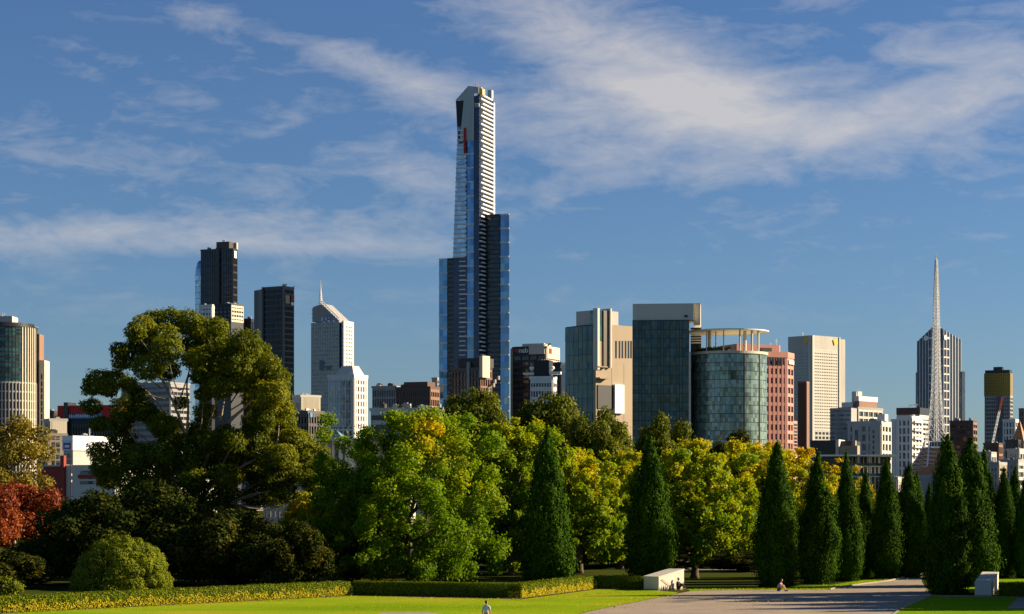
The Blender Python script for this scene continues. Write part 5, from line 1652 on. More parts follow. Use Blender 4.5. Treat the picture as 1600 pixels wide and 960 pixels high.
CYP = [(855, 668, 165, 47, 0, 'broad cypress standing alone left of centre behind the hedge corner'),
       (1015, 680, 172, 44, 3, 'cypress behind the white stone block, second from left'),
       (1213, 687, 171, 40, 1, 'large dark cypress at the path edge with seated person at foot'),
       (1277, 705, 177, 36, 2, 'cypress with bulging sunlit right side, second in the path row'),
       (1322, 705, 182, 30, 0, 'narrow cypress, third in the row along the far path edge'),
       (1352, 735, 192, 24, 3, 'short dark cypress in front of the open pavilion'),
       (1385, 715, 188, 30, 1, 'cypress right of the open pavilion, fifth in the row'),
       (1420, 722, 190, 32, 2, 'cypress with sunlit crown left of the lattice spire base'),
       (1433, 735, 206, 20, 3, 'thin small cypress directly under the copper roof'),
       (1452, 753, 216, 17, 0, 'smallest cypress between path end and big right cypress'),
       (1480, 674, 160, 43, 3, 'tallest dark cypress right of the path below lattice spire'),
       (1516, 678, 172, 48, 1, 'tall cypress with sunlit right flank, right of the tallest dark one'),
       (1537, 702, 190, 28, 2, 'dark cypress half hidden behind the tall sunlit one'),
       (1569, 728, 190, 25, 0, 'dark cypress behind the right stone block'),
       (1586, 726, 196, 24, 3, 'slim cypress second from the right edge'),
       (1604, 732, 188, 26, 1, 'cypress cut by the right edge of the picture')]
for i, (px, pt_, d, hw, v, lab) in enumerate(CYP):
    H = zat(pt_, d)
    kit = CY[(v + i) % 6]
    plant('cypress_tree', lab, kit, xat(px, d), d, rz=i * 1.7, s=2 * hw / F * d / 6.4, sz=H / 12.3, group='cypresses lining the lawn and path')
# cypresses just outside the frame whose shadows cross the lawn and path
for i, (x, d, s) in enumerate(((43.0, 152.6, 1.0), (52, 164, 1.05), (44.0, 143.0, 1.0), (42.3, 147.6, 0.9), (55, 152, 1.0), (47.5, 148.5, 1.05), (48.5, 156.5, 1.1), (49, 140.5, 1.0))):
    plant('cypress_tree', ('cypress beyond the right edge, shading the right lawn', 'cypress beyond the right edge, rear of its group', 'cypress farthest beyond the right edge', 'small cypress nearest the right edge outside the picture', 'cypress beyond the right edge, front of its group', 'cypress beyond the right edge, middle of the second row', 'cypress beyond the right edge, back of the second row', 'cypress beyond the right edge, nearest of the second row')[i], CY[i % 4], x, d, rz=i * 2.1, s=s, group='cypresses lining the lawn and path')

# ---- plane trees turning yellow
def plane_tint(gr, yl, zlo, zhi, patch=None, pr=3.0):
    def f(pos, c, l, rng):
        t = np.clip((pos[:, 2] - zlo) / (zhi - zlo), 0, 1)
        v = gr + (yl - gr) * t ** 1.5 + 0.28 * (c - 0.5) + 0.22 * (l - 0.5)
        if patch is not None:
            for p in patch:
                dd = np.linalg.norm((pos - np.array(p[:3])) * np.array([1, 0.5, 1]), axis=1)
                v = v + p[3] * np.exp(-(dd / pr) ** 2) * (0.5 + l)
        v = v + np.where(rng.random(len(l)) < 0.02, 0.35, 0)
        return v
    return f
def plane(px, d, ptop, wpx, seed, gr, yl, label, n=34000, patch=None, base=1.2, nc=80, rz=0, dome=0.46, size=0.30, rr=(0.09, 0.16), pr=3.0, inner=0.3, nb=30):
    H = zat(ptop, d); Wd = wpx / F * d * 1.04
    C, _t = bough_crown(np.random.default_rng(seed + 500), H, Wd, base, nb, 10, 0.034 * Wd, 0.072 * Wd)
    kit = broadleaf(seed, H, Wd, base, int(n * 1.3), 'leaf_plane', size, plane_tint(gr, yl, base + 2, H, patch, pr), nc=nc, rr=rr, dome=dome, inner=inner, clumps=C, shell=0.2, jit=2.2)
    return plant('plane_tree', label, kit, xat(px, d), d, rz, group='plane trees in autumn colour'), kit
plane(640, 178, 641, 275, 21, 0.28, 0.44, 'largest green plane tree with a yellow patch near its top', 84000, [(2.6, -4, 12.5, 0.36), (1.5, -5.5, 13.5, 0.24), (5.5, -3, 9, 0.2)], base=0.8, nc=125, rr=(0.075, 0.125), pr=1.9, size=0.28, nb=34)
plane(798, 194, 652, 180, 22, 0.33, 0.58, 'yellow-green plane tree behind the lone cypress', 60000, base=0.8, nc=90)
plane(905, 200, 702, 160, 23, 0.38, 0.64, 'plane tree with yellow crown between the two left cypresses', 48000, [(1, -3, 10.5, 0.15)], base=1.5)
plane(968, 212, 704, 150, 24, 0.40, 0.66, 'yellowing plane tree close behind the second cypress', 38000, base=1.0)
plane(1085, 188, 690, 190, 25, 0.46, 0.58, 'pale yellow-green plane tree right of the white stone block', 66000, [(1, -3, 11.5, 0.1)], base=1.3, nc=110)
plane(1168, 222, 692, 160, 26, 0.52, 0.80, 'golden plane tree left of the large dark cypress', 36000, base=1)
plane(1240, 226, 700, 130, 27, 0.58, 0.88, 'bright yellow plane tree between the path cypresses', 28000, base=2)
plane(1298, 232, 716, 80, 28, 0.58, 0.90, 'small yellow plane tree left of the pavilion', 13000, base=2)
plane(1345, 236, 745, 84, 29, 0.55, 0.85, 'low orange-yellow plane tree under the pavilion', 11000, base=1)
plane(560, 196, 752, 120, 31, 0.22, 0.34, 'dark green plane tree at left of the largest plane tree', 18000, base=0.5)
plane(1600, 205, 752, 70, 32, 0.6, 0.9, 'yellow plane tree sliver at the right edge', 8000, base=1)

# two broad planes just outside the frame on the right, whose crowns throw the wide shadows on the path
_, kit_p = plane(1720, 157, 640, 190, 33, 0.4, 0.6, 'broad plane tree beyond the right edge, shading the path', 16000, base=2.0)
plant('plane_tree', 'second broad plane tree beyond the right edge, nearer one', kit_p, 53.0, 147.0, 1.2, 0.9, group='plane trees in autumn colour')

# ---- rounded olive trees behind
ok_tint = tint_simple(0.34, 0.35, 0.4)
kit_o1 = broadleaf(41, 18, 12, 3, 40000, 'leaf_gum', 0.36, ok_tint, nc=90, rr=(0.10, 0.15), inner=0.2, droop=0.8)
kit_o2 = broadleaf(42, 17, 11, 3, 36000, 'leaf_gum', 0.36, ok_tint, nc=80, rr=(0.10, 0.15), inner=0.2, droop=0.8)
kit_o3 = broadleaf(43, 16, 11, 3, 24000, 'leaf_dark', 0.45, tint_simple(0.5, 0.4, 0.4), nc=50, rr=(0.11, 0.18), inner=0.2)
for kit, H0, W0, px, pt_, d, w, lab in ((kit_o1, 18, 12, 745, 597, 262, 140, 'rounded olive tree crown in front of tallest tower'),
                                        (kit_o1, 18, 12, 866, 604, 252, 150, 'rounded olive tree below the nab sign'),
                                        (kit_o2, 17, 11, 940, 630, 246, 120, 'rounded olive tree below the concrete building'),
                                        (kit_o2, 17, 11, 1036, 641, 262, 110, 'rounded olive tree below the dark glass slab'),
                                        (kit_o3, 16, 11, 1158, 668, 262, 82, 'dark green tree at foot of the glass drum'),
                                        (kit_o3, 16, 11, 1120, 686, 270, 60, 'low dark tree left of the drum foot tree')):
    H = zat(pt_, d)
    plant('olive_tree', lab, kit, xat(px, d), d, px * 0.1, w / F * d / W0, H / H0, 'rounded evergreen trees behind the planes')

# ---- big gum tree, clump by clump
def big_gum():
    d = 190.0
    m = d / F
    rng = np.random.default_rng(5)
    puffs = [(222,512,21),(267,500,24),(297,505,24),(321,517,27),(340,512,18),(255,526,24),(228,538,27),(261,547,24),(210,552,24),(187,547,15),(190,567,15),(231,575,24),(261,578,20),(240,500,18),(212,520,16),
             (303,535,24),(334,542,27),(382,538,27),(400,550,21),(367,566,27),(334,572,30),(315,558,20),(346,599,27),(376,593,27),(406,587,30),(430,593,24),(424,614,27),(400,623,22),(436,641,24),(446,659,18),(412,656,20),(318,617,14),(283,629,12),(360,545,22),(390,565,24),(418,570,20),
             (155,597,23),(180,592,18),(143,606,15),(143,635,16),(170,609,15),(200,638,26),(222,641,23),(240,653,18),(188,659,20),(255,665,23),(273,665,14),(321,644,18),(309,668,17),(321,689,22),(352,683,23),(361,711,26),(155,663,15),(155,706,19),(191,689,24),(216,714,27),(185,723,24),(252,708,23),(291,714,28),(321,729,27),
             (394,683,26),(427,689,23),(457,683,20),(472,695,23),(494,711,22),(511,727,15),(472,723,25),(442,714,23),(400,729,24),(412,744,25),(448,738,24),(237,738,28),(200,744,26),(267,744,27),(350,745,26),(380,700,22),
             (240,772,28),(300,768,28),(350,775,26),(400,775,25),(205,782,26),(445,768,20),(270,800,28),(330,805,28),(380,808,24),(480,748,18),(497,735,18),(515,745,13),(340,715,24),(375,735,24),(300,745,24),(270,725,22),(420,715,22),(300,790,26),(225,760,24),(160,730,18),(170,750,18),(430,750,20),(285,690,16),(365,690,18),(300,562,17),(312,588,15),(355,582,22),(335,600,15),(396,658,18),(410,640,18),(200,600,14),(215,615,15)]
    for _ in range(4):
        puffs.append((rng.uniform(175, 490), rng.uniform(675, 800), rng.uniform(15, 24)))
    C = []
    for px, py, r in puffs:
        # the sunny right and near side stands forward of the shaded left
        yy = rng.uniform(-4.5, 3.0)
        dd = d + yy
        C.append((xat(px, dd) - xat(305, d), yy, zat(py, dd), r * m * 1.04))
    x_c = xat(305, d)
    tintf = lambda pos, c, l, rng: 0.40 + 0.40 * (c - 0.5) + 0.45 * (l - 0.5) + 0.10 * np.clip((pos[:, 2] - 8) / 16, 0, 1)
    pos, nr, idx = clump_leaves(C, 165000, rng, shell=0.5, flat=0.8, up=0.35, rough_n=0.6, jit=0.5)
    ct = rng.random(len(C))
    tint = tintf(pos, ct[idx], rng.random(len(pos)), rng)
    crown = leaf_mesh('crown', pos, nr, 0.30 * (0.7 + 0.7 * rng.random(len(pos))), 0.42, tint, 'leaf_gum', rng, 1.1)
    mb = MB()
    Q = lambda px, py, y=0.0: (xat(px, d + 0.35 * y) - x_c, 0.35 * y, zat(py, d + 0.35 * y))
    mb.tube([(0, 0, -0.1), (0.1, 0, 1.5), Q(308, 800), Q(306, 760)], [0.6, 0.5, 0.42, 0.36], 10)
    for pts, r0 in (([Q(306, 760), Q(296, 715, -1), Q(291, 682, -1.5), Q(275, 640, -2.5), Q(262, 610, -3), Q(256, 595, -3.2)], 0.30),
                    ([Q(306, 760), Q(325, 710, -1.5), Q(343, 678, -3), Q(366, 652, -4), Q(388, 632, -4.6), Q(402, 608, -4.4)], 0.32),
                    ([Q(343, 678, -3), Q(346, 650, -3.5), Q(350, 625, -3.8), Q(352, 600, -3.5)], 0.18),
                    ([Q(291, 682, -1.5), Q(294, 640, -1), Q(292, 600, 0), Q(300, 560, 0.5)], 0.2),
                    ([Q(262, 610, -3), Q(246, 580, -2.5), Q(235, 560, -2)], 0.16), ([Q(275, 640, -2.5), Q(286, 610, -2.8), Q(294, 585, -2.6)], 0.12),
                    ([Q(306, 770), Q(260, 740, -1.5), Q(230, 715, -2.5), Q(205, 700, -3)], 0.24), ([Q(306, 765), Q(350, 745, -2), Q(400, 718, -3), Q(450, 705, -3.2)], 0.26),
                    ([Q(230, 715, -2), Q(200, 670, -1.5), Q(185, 630, -1), Q(200, 615, -3.5)], 0.15), ([Q(400, 718, -3), Q(430, 700, -3.5), Q(436, 660, -3.5)], 0.13)):
        pts2 = smooth3(pts)
        mb.tube(pts2, [0.75 * r0 + (0.05 - 0.75 * r0) * i / (len(pts2) - 1) for i in range(len(pts2))], 7)
    for c in C:
        if rng.random() < 0.55:
            px = min(max(c[0], -6), 7)
            limb(mb, (px * 0.5, c[1] * 0.4, max(7, c[2] - 3.5)), (c[0], c[1], c[2]), 0.075, 0.02, rng, 0.16)
    kit = TreeKit(crown, mb.mesh('trunk', True), 'bark_gum')
    plant('gum_tree', 'big spreading gum tree with pale limbs at left, tallest tree', kit, x_c, d)
def smooth3(pts, k=4):
    out = []
    for i in range(len(pts) - 1):
        p0, p1, p2, p3 = [np.array(q, float) for q in (pts[max(i - 1, 0)], pts[i], pts[i + 1], pts[min(i + 2, len(pts) - 1)])]
        for j in range(k):
            t = j / k
            out.append(tuple(0.5 * ((2 * p1) + (-p0 + p2) * t + (2 * p0 - 5 * p1 + 4 * p2 - p3) * t * t + (-p0 + 3 * p1 - 3 * p2 + p3) * t ** 3)))
    out.append(tuple(pts[-1]))
    return out
big_gum()

# ---- dark shaded evergreens low on the left
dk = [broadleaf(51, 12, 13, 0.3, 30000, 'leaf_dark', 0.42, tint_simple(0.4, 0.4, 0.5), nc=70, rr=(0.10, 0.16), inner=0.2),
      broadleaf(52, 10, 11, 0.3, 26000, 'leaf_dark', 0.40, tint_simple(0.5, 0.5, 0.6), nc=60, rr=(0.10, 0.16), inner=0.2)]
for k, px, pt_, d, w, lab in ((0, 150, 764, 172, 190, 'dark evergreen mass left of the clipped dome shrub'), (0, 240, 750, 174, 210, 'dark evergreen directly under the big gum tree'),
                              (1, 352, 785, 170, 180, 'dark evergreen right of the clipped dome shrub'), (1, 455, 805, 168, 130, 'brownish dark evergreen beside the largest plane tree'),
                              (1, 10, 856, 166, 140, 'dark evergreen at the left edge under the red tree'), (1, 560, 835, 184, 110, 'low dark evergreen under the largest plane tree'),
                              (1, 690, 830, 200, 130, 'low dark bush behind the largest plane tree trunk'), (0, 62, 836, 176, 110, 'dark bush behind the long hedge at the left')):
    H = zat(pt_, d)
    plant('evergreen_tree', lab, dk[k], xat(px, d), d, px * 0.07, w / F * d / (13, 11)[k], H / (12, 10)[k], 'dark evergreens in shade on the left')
# dark understorey far behind the cypresses; last two shrubs added to darken the strip
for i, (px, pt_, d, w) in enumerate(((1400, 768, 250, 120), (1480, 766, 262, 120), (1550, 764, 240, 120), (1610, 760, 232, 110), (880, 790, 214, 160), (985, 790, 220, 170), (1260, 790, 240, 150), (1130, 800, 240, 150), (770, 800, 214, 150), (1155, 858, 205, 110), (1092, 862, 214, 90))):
    plant('evergreen_tree', ('dark low trees under the lattice spire, left one', 'dark low tree behind the tallest right cypress', 'dark low tree behind the right cypresses', 'dark low tree at the right edge', 'dark low tree behind the lone cypress', 'dark low tree behind the second cypress', 'dark low tree behind the path cypresses', 'dark low tree under the pale plane tree', 'dark low tree left of the lone cypress', 'low dark shrub added for shade left of the large dark cypress', 'low dark shrub added for shade behind the pale plane tree trunk')[i],
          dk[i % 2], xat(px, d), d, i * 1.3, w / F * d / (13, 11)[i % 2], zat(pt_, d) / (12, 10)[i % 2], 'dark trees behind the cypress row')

# ---- red tree, yellow gum, small bushes
kit = broadleaf(61, zat(748, 232), 10, 1, 22000, 'leaf_red', 0.36, tint_simple(0.5, 0.4, 0.6), nc=60, rr=(0.10, 0.16), inner=0.3)
plant('maple_tree', 'red autumn maple at the left edge', kit, xat(38, 232), 232)
plant('maple_tree', 'red autumn maple cut by the left edge', kit, xat(-32, 222), 222, 2.0, 0.95)
kit = broadleaf(62, zat(640, 265), 10.5, 6, 10000, 'leaf_yellowgum', 0.42, tint_simple(0.5, 0.4, 0.5), nc=44, rr=(0.09, 0.15), inner=0.4, droop=0.9, bark='bark_gum', tr=0.25)
plant('gum_tree', 'thin yellow-green gum tree in front of the round tower', kit, xat(22, 265), 265)
kit = broadleaf(63, 4.2, 4.0, 0.1, 5000, 'leaf_plane', 0.28, tint_simple(0.72, 0.3, 0.4), nc=30, rr=(0.12, 0.2))
plant('maple_sapling', 'orange-leaved bush glimpsed beside the largest plane tree', kit, xat(492, 196), 196, 0, 1.6, 2.0)
kit = broadleaf(64, 2.0, 2.6, 0.05, 3500, 'leaf_shrub', 0.2, tint_simple(0.6, 0.3, 0.4), nc=26, rr=(0.14, 0.22))
plant('bush', 'small yellow-green bush at the left edge behind the hedge', kit, xat(2, 148), 148, 0, 1.0, cat='shrub')
plant('bush', 'small sunlit bush right of the dark evergreens', kit, xat(440, 172), 172, 1.5, 1.1, cat='shrub')

# ---- clipped dome shrub like a cauliflower
def dome_shrub():
    d = 154.0
    rng = np.random.default_rng(77)
    Wd, H = 156 / F * d, zat(838, d)
    C = []
    for i in range(170):
        u = rng.normal(size=3); u /= np.linalg.norm(u)
        u[2] = abs(u[2])
        if u[2] < 0.02: continue
        r = rng.uniform(0.42, 0.85)
        k_ = 1 - 0.12 * rng.random() ** 2
        C.append((u[0] * (Wd / 2 - r * 0.7) * k_, u[1] * (Wd / 2 - r * 0.7) * k_, 0.15 + u[2] ** 0.8 * (H - r * 0.9) * k_, r))
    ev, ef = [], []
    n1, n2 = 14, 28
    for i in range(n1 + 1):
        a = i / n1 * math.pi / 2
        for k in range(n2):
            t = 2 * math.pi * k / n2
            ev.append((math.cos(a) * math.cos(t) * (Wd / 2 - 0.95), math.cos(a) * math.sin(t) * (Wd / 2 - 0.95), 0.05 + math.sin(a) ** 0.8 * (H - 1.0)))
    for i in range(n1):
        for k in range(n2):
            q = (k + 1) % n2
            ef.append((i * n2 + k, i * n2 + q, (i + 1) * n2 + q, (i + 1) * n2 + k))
    pos, nr, idx = clump_leaves(C, 60000, rng, shell=0.82, flat=0.9, up=0.1, rough_n=0.18, jit=0.25)
    ok = pos[:, 2] > 0.03
    pos, nr, idx = pos[ok], nr[ok], idx[ok]
    ct = rng.random(len(C))
    tint = 0.55 + 0.35 * (ct[idx] - 0.5) + 0.35 * (rng.random(len(pos)) - 0.5)
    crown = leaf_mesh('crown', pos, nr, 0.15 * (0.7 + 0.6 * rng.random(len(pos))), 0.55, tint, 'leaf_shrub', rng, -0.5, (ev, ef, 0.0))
    st = MB()
    for k in range(5): st.tube([(0.4 * math.cos(k), 0.4 * math.sin(k), 0), (1.3 * math.cos(k * 1.3), 1.3 * math.sin(k * 1.3), 1.6)], [0.14, 0.07], 6)
    plant('dome_shrub', 'large clipped dome-shaped shrub with cauliflower surface behind the hedge', TreeKit(crown, st.mesh('trunk', True), 'bark_brown'), xat(190, d), d, cat='shrub')
dome_shrub()

# ------------------------------------------------------------------ hedges
def hedge(label, A, B, h, w, seed, yellow=True, dens=420):
    rng = np.random.default_rng(seed)
    A, B = np.array(A), np.array(B)
    L = np.linalg.norm(B - A)
    root = empty('hedge', (A[0], A[1], 0), math.atan2(B[1] - A[1], B[0] - A[0]))
    tag(root, label, 'hedge', 'clipped hedges round the lawn')
    # local: x along, y behind (left of direction A->B), visible face at y = 0
    n_face, n_top, n_end = int(L * h * dens), int(L * w * dens * 0.6), int(w * h * dens)
    def sc(n, f):
        q = np.zeros((n, 3)); nr = np.zeros((n, 3)); f(q, nr); return q, nr
    def ff(q, nr): q[:, 0] = rng.random(len(q)) * L; q[:, 2] = rng.random(len(q)) * h; nr[:, 1] = -1
    def fb(q, nr): q[:, 0] = rng.random(len(q)) * L; q[:, 1] = w; q[:, 2] = rng.random(len(q)) * h; nr[:, 1] = 1
    def ft(q, nr): q[:, 0] = rng.random(len(q)) * L; q[:, 1] = rng.random(len(q)) * w; q[:, 2] = h; nr[:, 2] = 1
    def fe0(q, nr): q[:, 1] = rng.random(len(q)) * w; q[:, 2] = rng.random(len(q)) * h; nr[:, 0] = -1
    def fe1(q, nr): q[:, 0] = L; q[:, 1] = rng.random(len(q)) * w; q[:, 2] = rng.random(len(q)) * h; nr[:, 0] = 1
    parts_ = [sc(n_face, ff), sc(n_face // 6, fb), sc(n_top, ft), sc(n_end, fe0), sc(n_end, fe1)]
    pos = np.concatenate([p for p, _ in parts_]); nr = np.concatenate([q for _, q in parts_])
    pos = pos + nr * rng.normal(size=(len(pos), 1)) * 0.035 + nr * 0.03 * np.sin(pos[:, 0:1] * 3.1 + seed) * np.sin(pos[:, 0:1] * 1.3)
    top = nr[:, 2] > 0.5
    nr = nr * 1.0 + rng.normal(size=nr.shape) * (0.42 if yellow else 0.2)
    nr /= np.linalg.norm(nr, axis=1, keepdims=True)
    lf = rng.random(len(pos))
    zz = pos[:, 2] / h
    if yellow:
        # variegated yellow shoots reach up unevenly from the foot
        lim = 0.55 + 0.16 * np.sin(pos[:, 0] * 2.3 + 1) * np.sin(pos[:, 0] * 0.9) + 0.10 * np.sin(pos[:, 0] * 7.1)
        tint = np.where(zz < lim, 0.80, 0.42) + 0.45 * (lf - 0.5)
    else:
        tint = 0.36 + 0.35 * (lf - 0.5)  # darker leaf colour puts some of the shade into these hedges
    tint = np.where(top, 0.42 + 0.3 * (lf - 0.5), tint)
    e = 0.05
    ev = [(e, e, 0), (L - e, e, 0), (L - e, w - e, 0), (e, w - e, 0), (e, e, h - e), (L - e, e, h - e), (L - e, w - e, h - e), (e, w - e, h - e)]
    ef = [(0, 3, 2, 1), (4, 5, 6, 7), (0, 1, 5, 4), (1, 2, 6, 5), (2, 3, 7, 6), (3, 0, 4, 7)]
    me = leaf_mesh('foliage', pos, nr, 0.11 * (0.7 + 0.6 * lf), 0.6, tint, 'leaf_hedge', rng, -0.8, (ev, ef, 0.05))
    link_mesh('foliage', me, None, root)
    mb = MB()
    k = 0
    x = 0.3
    while x < L - 0.2:
        mb.tube([(x, w / 2, -0.02), (x + 0.03, w / 2, h * 0.6)], [0.03, 0.02], 5)
        x += 0.8
    link_mesh('stems', mb.mesh('stems'), MAT['bark_brown'], root)
hedge('long sunlit hedge with yellow lower leaves running to the left edge', G(-120, 965), G(549, 931), 1.08, 1.1, 81, dens=330)
hedge('dark shaded front hedge below the largest plane tree', G(552, 930.5), G(813, 935.2), 1.08, 1.1, 82, yellow=False)
hedge('short sunlit hedge angled towards the white stone block', G(815, 935.5), G(931, 920.8), 1.08, 1.1, 83)
hedge('short dark hedge left of the white stone block', G(933, 920.5), G(1004, 921.2), 1.06, 1.1, 84, yellow=False)
hedge('dark hedge right of the grey stone block at the right edge', G(1562, 932.3), G(1720, 934), 1.05, 1.1, 85, yellow=False)

# ------------------------------------------------------------------ stone blocks by the path
def stone_block(name, label, pxl, pxc, pxr, pyb, d, theta, z_near, z_far, cap=False):
    b = Bld(name, label, pxc, d, theta, cat='stone block')
    x0, y1 = b.X(pxl), b.Y(pxr)
    mb = MB().prism([(x0, 0), (0, 0), (0, y1), (x0, y1)], 0, 1, ztop=[z_near, z_near, z_far, z_far])
    b.part('block', 'stone_block', mb)
    # facing stones: two courses, joints recessed between them
    zj = z_near * 0.5
    for f_, L_, n_ in ((b.front(x0, 0), -x0, 2), (b.right(0, y1), y1, 3)):
        for c_ in range(2):
            z_a = 0.125 if c_ == 0 else zj + 0.008
            for k_ in range(n_):
                a0_ = L_ * k_ / n_ + 0.006 + (0.0 if k_ == 0 else 0.0); a1_ = L_ * (k_ + 1) / n_ - 0.006
                if c_ == 1 and k_ < n_ - 1: a1_ -= 0.0
                zt_ = (lambda a: z_near + (z_far - z_near) * (a / y1 if n_ == 3 else 0))
                za_, zb_ = (zj - 0.008, zj - 0.008) if c_ == 0 else (zt_(a0_) - 0.004, zt_(a1_) - 0.004)
                v_ = [f_.p0 + f_.u * a + f_.n * o_ + Vector((0, 0, z)) for o_ in (0.0, 0.018) for a, z in ((a0_, z_a), (a1_, z_a), (a1_, zb_), (a0_, za_))]
                b.part('facing_stone', 'stone_block', MB().poly(v_, [(3, 2, 1, 0), (4, 5, 6, 7), (0, 1, 5, 4), (1, 2, 6, 5), (2, 3, 7, 6), (3, 0, 4, 7)]))
    # capping slab, a hair proud
    v = [(x0 - 0.04, -0.04, z_near + 0.003), (0.04, -0.04, z_near + 0.003), (0.04, y1 + 0.04, z_far + 0.006), (x0 - 0.04, y1 + 0.04, z_far + 0.006)]
    v2 = [(p[0], p[1], p[2] + 0.08) for p in v]
    b.part('capping', 'stone_block', MB().poly(v + v2, [(3, 2, 1, 0), (4, 5, 6, 7), (0, 1, 5, 4), (1, 2, 6, 5), (2, 3, 7, 6), (3, 0, 4, 7)]))
    b.part('plinth', 'kerb_stone', MB().box(x0 - 0.03, 0.03, -0.03, y1 + 0.03, 0.0, 0.12))
    return b, x0, y1
sb, sx0, sy1 = stone_block('stone_block', 'white sloping stone block with sunlit side at the left of the path', 1006, 1029, 1068.5, 923, CAMH * F / (923.5 - HZ), 42, 1.08, 1.62)
fr = sb.right(0, sy1)
mb = MB()
mb.tube([fr.p0 + fr.u * (sy1 * 0.10) + fr.n * 0.10 + Vector((0, 0, 0.92)), fr.p0 + fr.u * (sy1 * 0.48) + fr.n * 0.10 + Vector((0, 0, 0.30))], 0.025, 6)
for q in (0.12, 0.46):
    z = 0.92 - (q - 0.10) / 0.38 * 0.62
    mb.tube([fr.p0 + fr.u * (sy1 * q) + fr.n * -0.02 + Vector((0, 0, z)), fr.p0 + fr.u * (sy1 * q) + fr.n * 0.10 + Vector((0, 0, z))], 0.018, 5)
sb.part('handrail', 'copper_mesh', mb)
stone_block('stone_block', 'grey shaded stone block with sunlit top at the right', 1523, 1549, 1560, 932.5, CAMH * F / (932.5 - HZ), 16, 1.02, 1.35)

# ------------------------------------------------------------------ people
surf('skin', (0.50, 0.30, 0.21), 0.6, var=0.05)
surf('hair_black', (0.012, 0.010, 0.010), 0.5, var=0.2, scale=20)
surf('shirt_blue', (0.48, 0.56, 0.72), 0.8, var=0.08, scale=4)
surf('cloth_dark', (0.018, 0.018, 0.022), 0.85, var=0.2, scale=4)
surf('cloth_grey', (0.06, 0.06, 0.075), 0.85, var=0.2, scale=4)
surf('cloth_pink', (0.50, 0.28, 0.30), 0.85, var=0.1, scale=4)
surf('shoe', (0.05, 0.045, 0.04), 0.7, var=0.1, scale=8)
def skin_mesh(name, pts, edges, mat, parent, root=0, sub=2):
    me = bpy.data.meshes.new(name)
    me.from_pydata([p[:3] for p in pts], edges, [])
    o = link_mesh(name, me, MAT[mat], parent)
    md = o.modifiers.new('skin', 'SKIN')
    md.use_smooth_shade = True
    for i, v in enumerate(me.skin_vertices[0].data):
        r = pts[i][3]
        v.radius = (r, pts[i][4] if len(pts[i]) > 4 else r)
        v.use_root = i == root
    ss = o.modifiers.new('subdivision', 'SUBSURF')
    ss.levels = sub; ss.render_levels = sub
    return o
def chain(pts, start=0):
    return [(start + i, start + i + 1) for i in range(len(pts) - 1)]
def head(parent, c, yaw, s=1.0, hair='hair_black', hat=None):
    """head with face, ears and hair, nose towards local -y before yaw"""
    M = Matrix.Translation(c) @ Matrix.Rotation(yaw, 4, 'Z')
    mb = MB()
    prof = [(0.02, -0.115), (0.045, -0.105), (0.062, -0.07), (0.074, -0.02), (0.078, 0.03), (0.07, 0.08), (0.045, 0.112), (0.01, 0.122)]
    mb.lathe([(r * s, z * s) for r, z in prof], 16, M @ Matrix.Diagonal((0.95, 1.2, 1, 1)))
    mb.poly([(-0.014 * s, -0.085 * s, -0.03 * s), (0.014 * s, -0.085 * s, -0.03 * s), (0, -0.118 * s, -0.028 * s), (0, -0.088 * s, 0.02 * s)], [(0, 2, 3), (2, 1, 3), (0, 1, 2)], M)
    for sg in (-1, 1): mb.box(sg * 0.070 * s, sg * 0.086 * s, -0.015 * s, 0.025 * s, -0.035 * s, 0.03 * s, M)
    h = mb.build('head', MAT['skin'], parent, True)
    e = MB()
    for sg in (-1, 1): e.box(sg * 0.020 * s, sg * 0.042 * s, -0.096 * s, -0.080 * s, 0.004 * s, 0.016 * s, M)
    e.box(-0.024 * s, 0.024 * s, -0.090 * s, -0.078 * s, -0.062 * s, -0.054 * s, M)
    e.build('face_features', MAT['hair_black'], h)
    hb = MB()
    hb.lathe([(r * s, z * s) for r, z in [(0.070, -0.06), (0.082, 0.0), (0.086, 0.045), (0.078, 0.095), (0.05, 0.130), (0.01, 0.140)]], 16, M @ Matrix.Translation((0, 0.022 * s, 0)) @ Matrix.Diagonal((0.98, 1.05, 1, 1)))
    hb.build('hair', MAT[hair], h, True)
    return h
def hand(pts, edges, at, d, side):
    """palm and five short fingers added to a skin skeleton, from wrist index at"""
    w = Vector(pts[at][:3]); d = Vector(d).normalized(); sd = Vector(side).normalized()
    i0 = len(pts); p = w + d * 0.05
    pts.append((*p, 0.028, 0.018)); edges.append((at, i0))
    for k, (o, L) in enumerate(((-0.03, 0.075), (-0.01, 0.088), (0.01, 0.082), (0.03, 0.062))):
        a = p + d * 0.035 + sd * o
        bb = a + d * L * 0.55 + Vector((0, 0, -0.008))
        j = len(pts)
        pts.append((*a, 0.009)); pts.append((*bb, 0.0075)); edges += [(i0, j), (j, j + 1)]
    j = len(pts)
    a = w + d * 0.035 - sd * 0.045
    pts.append((*a, 0.010)); pts.append((*(a + d * 0.045 - sd * 0.01), 0.008)); edges += [(i0, j), (j, j + 1)]

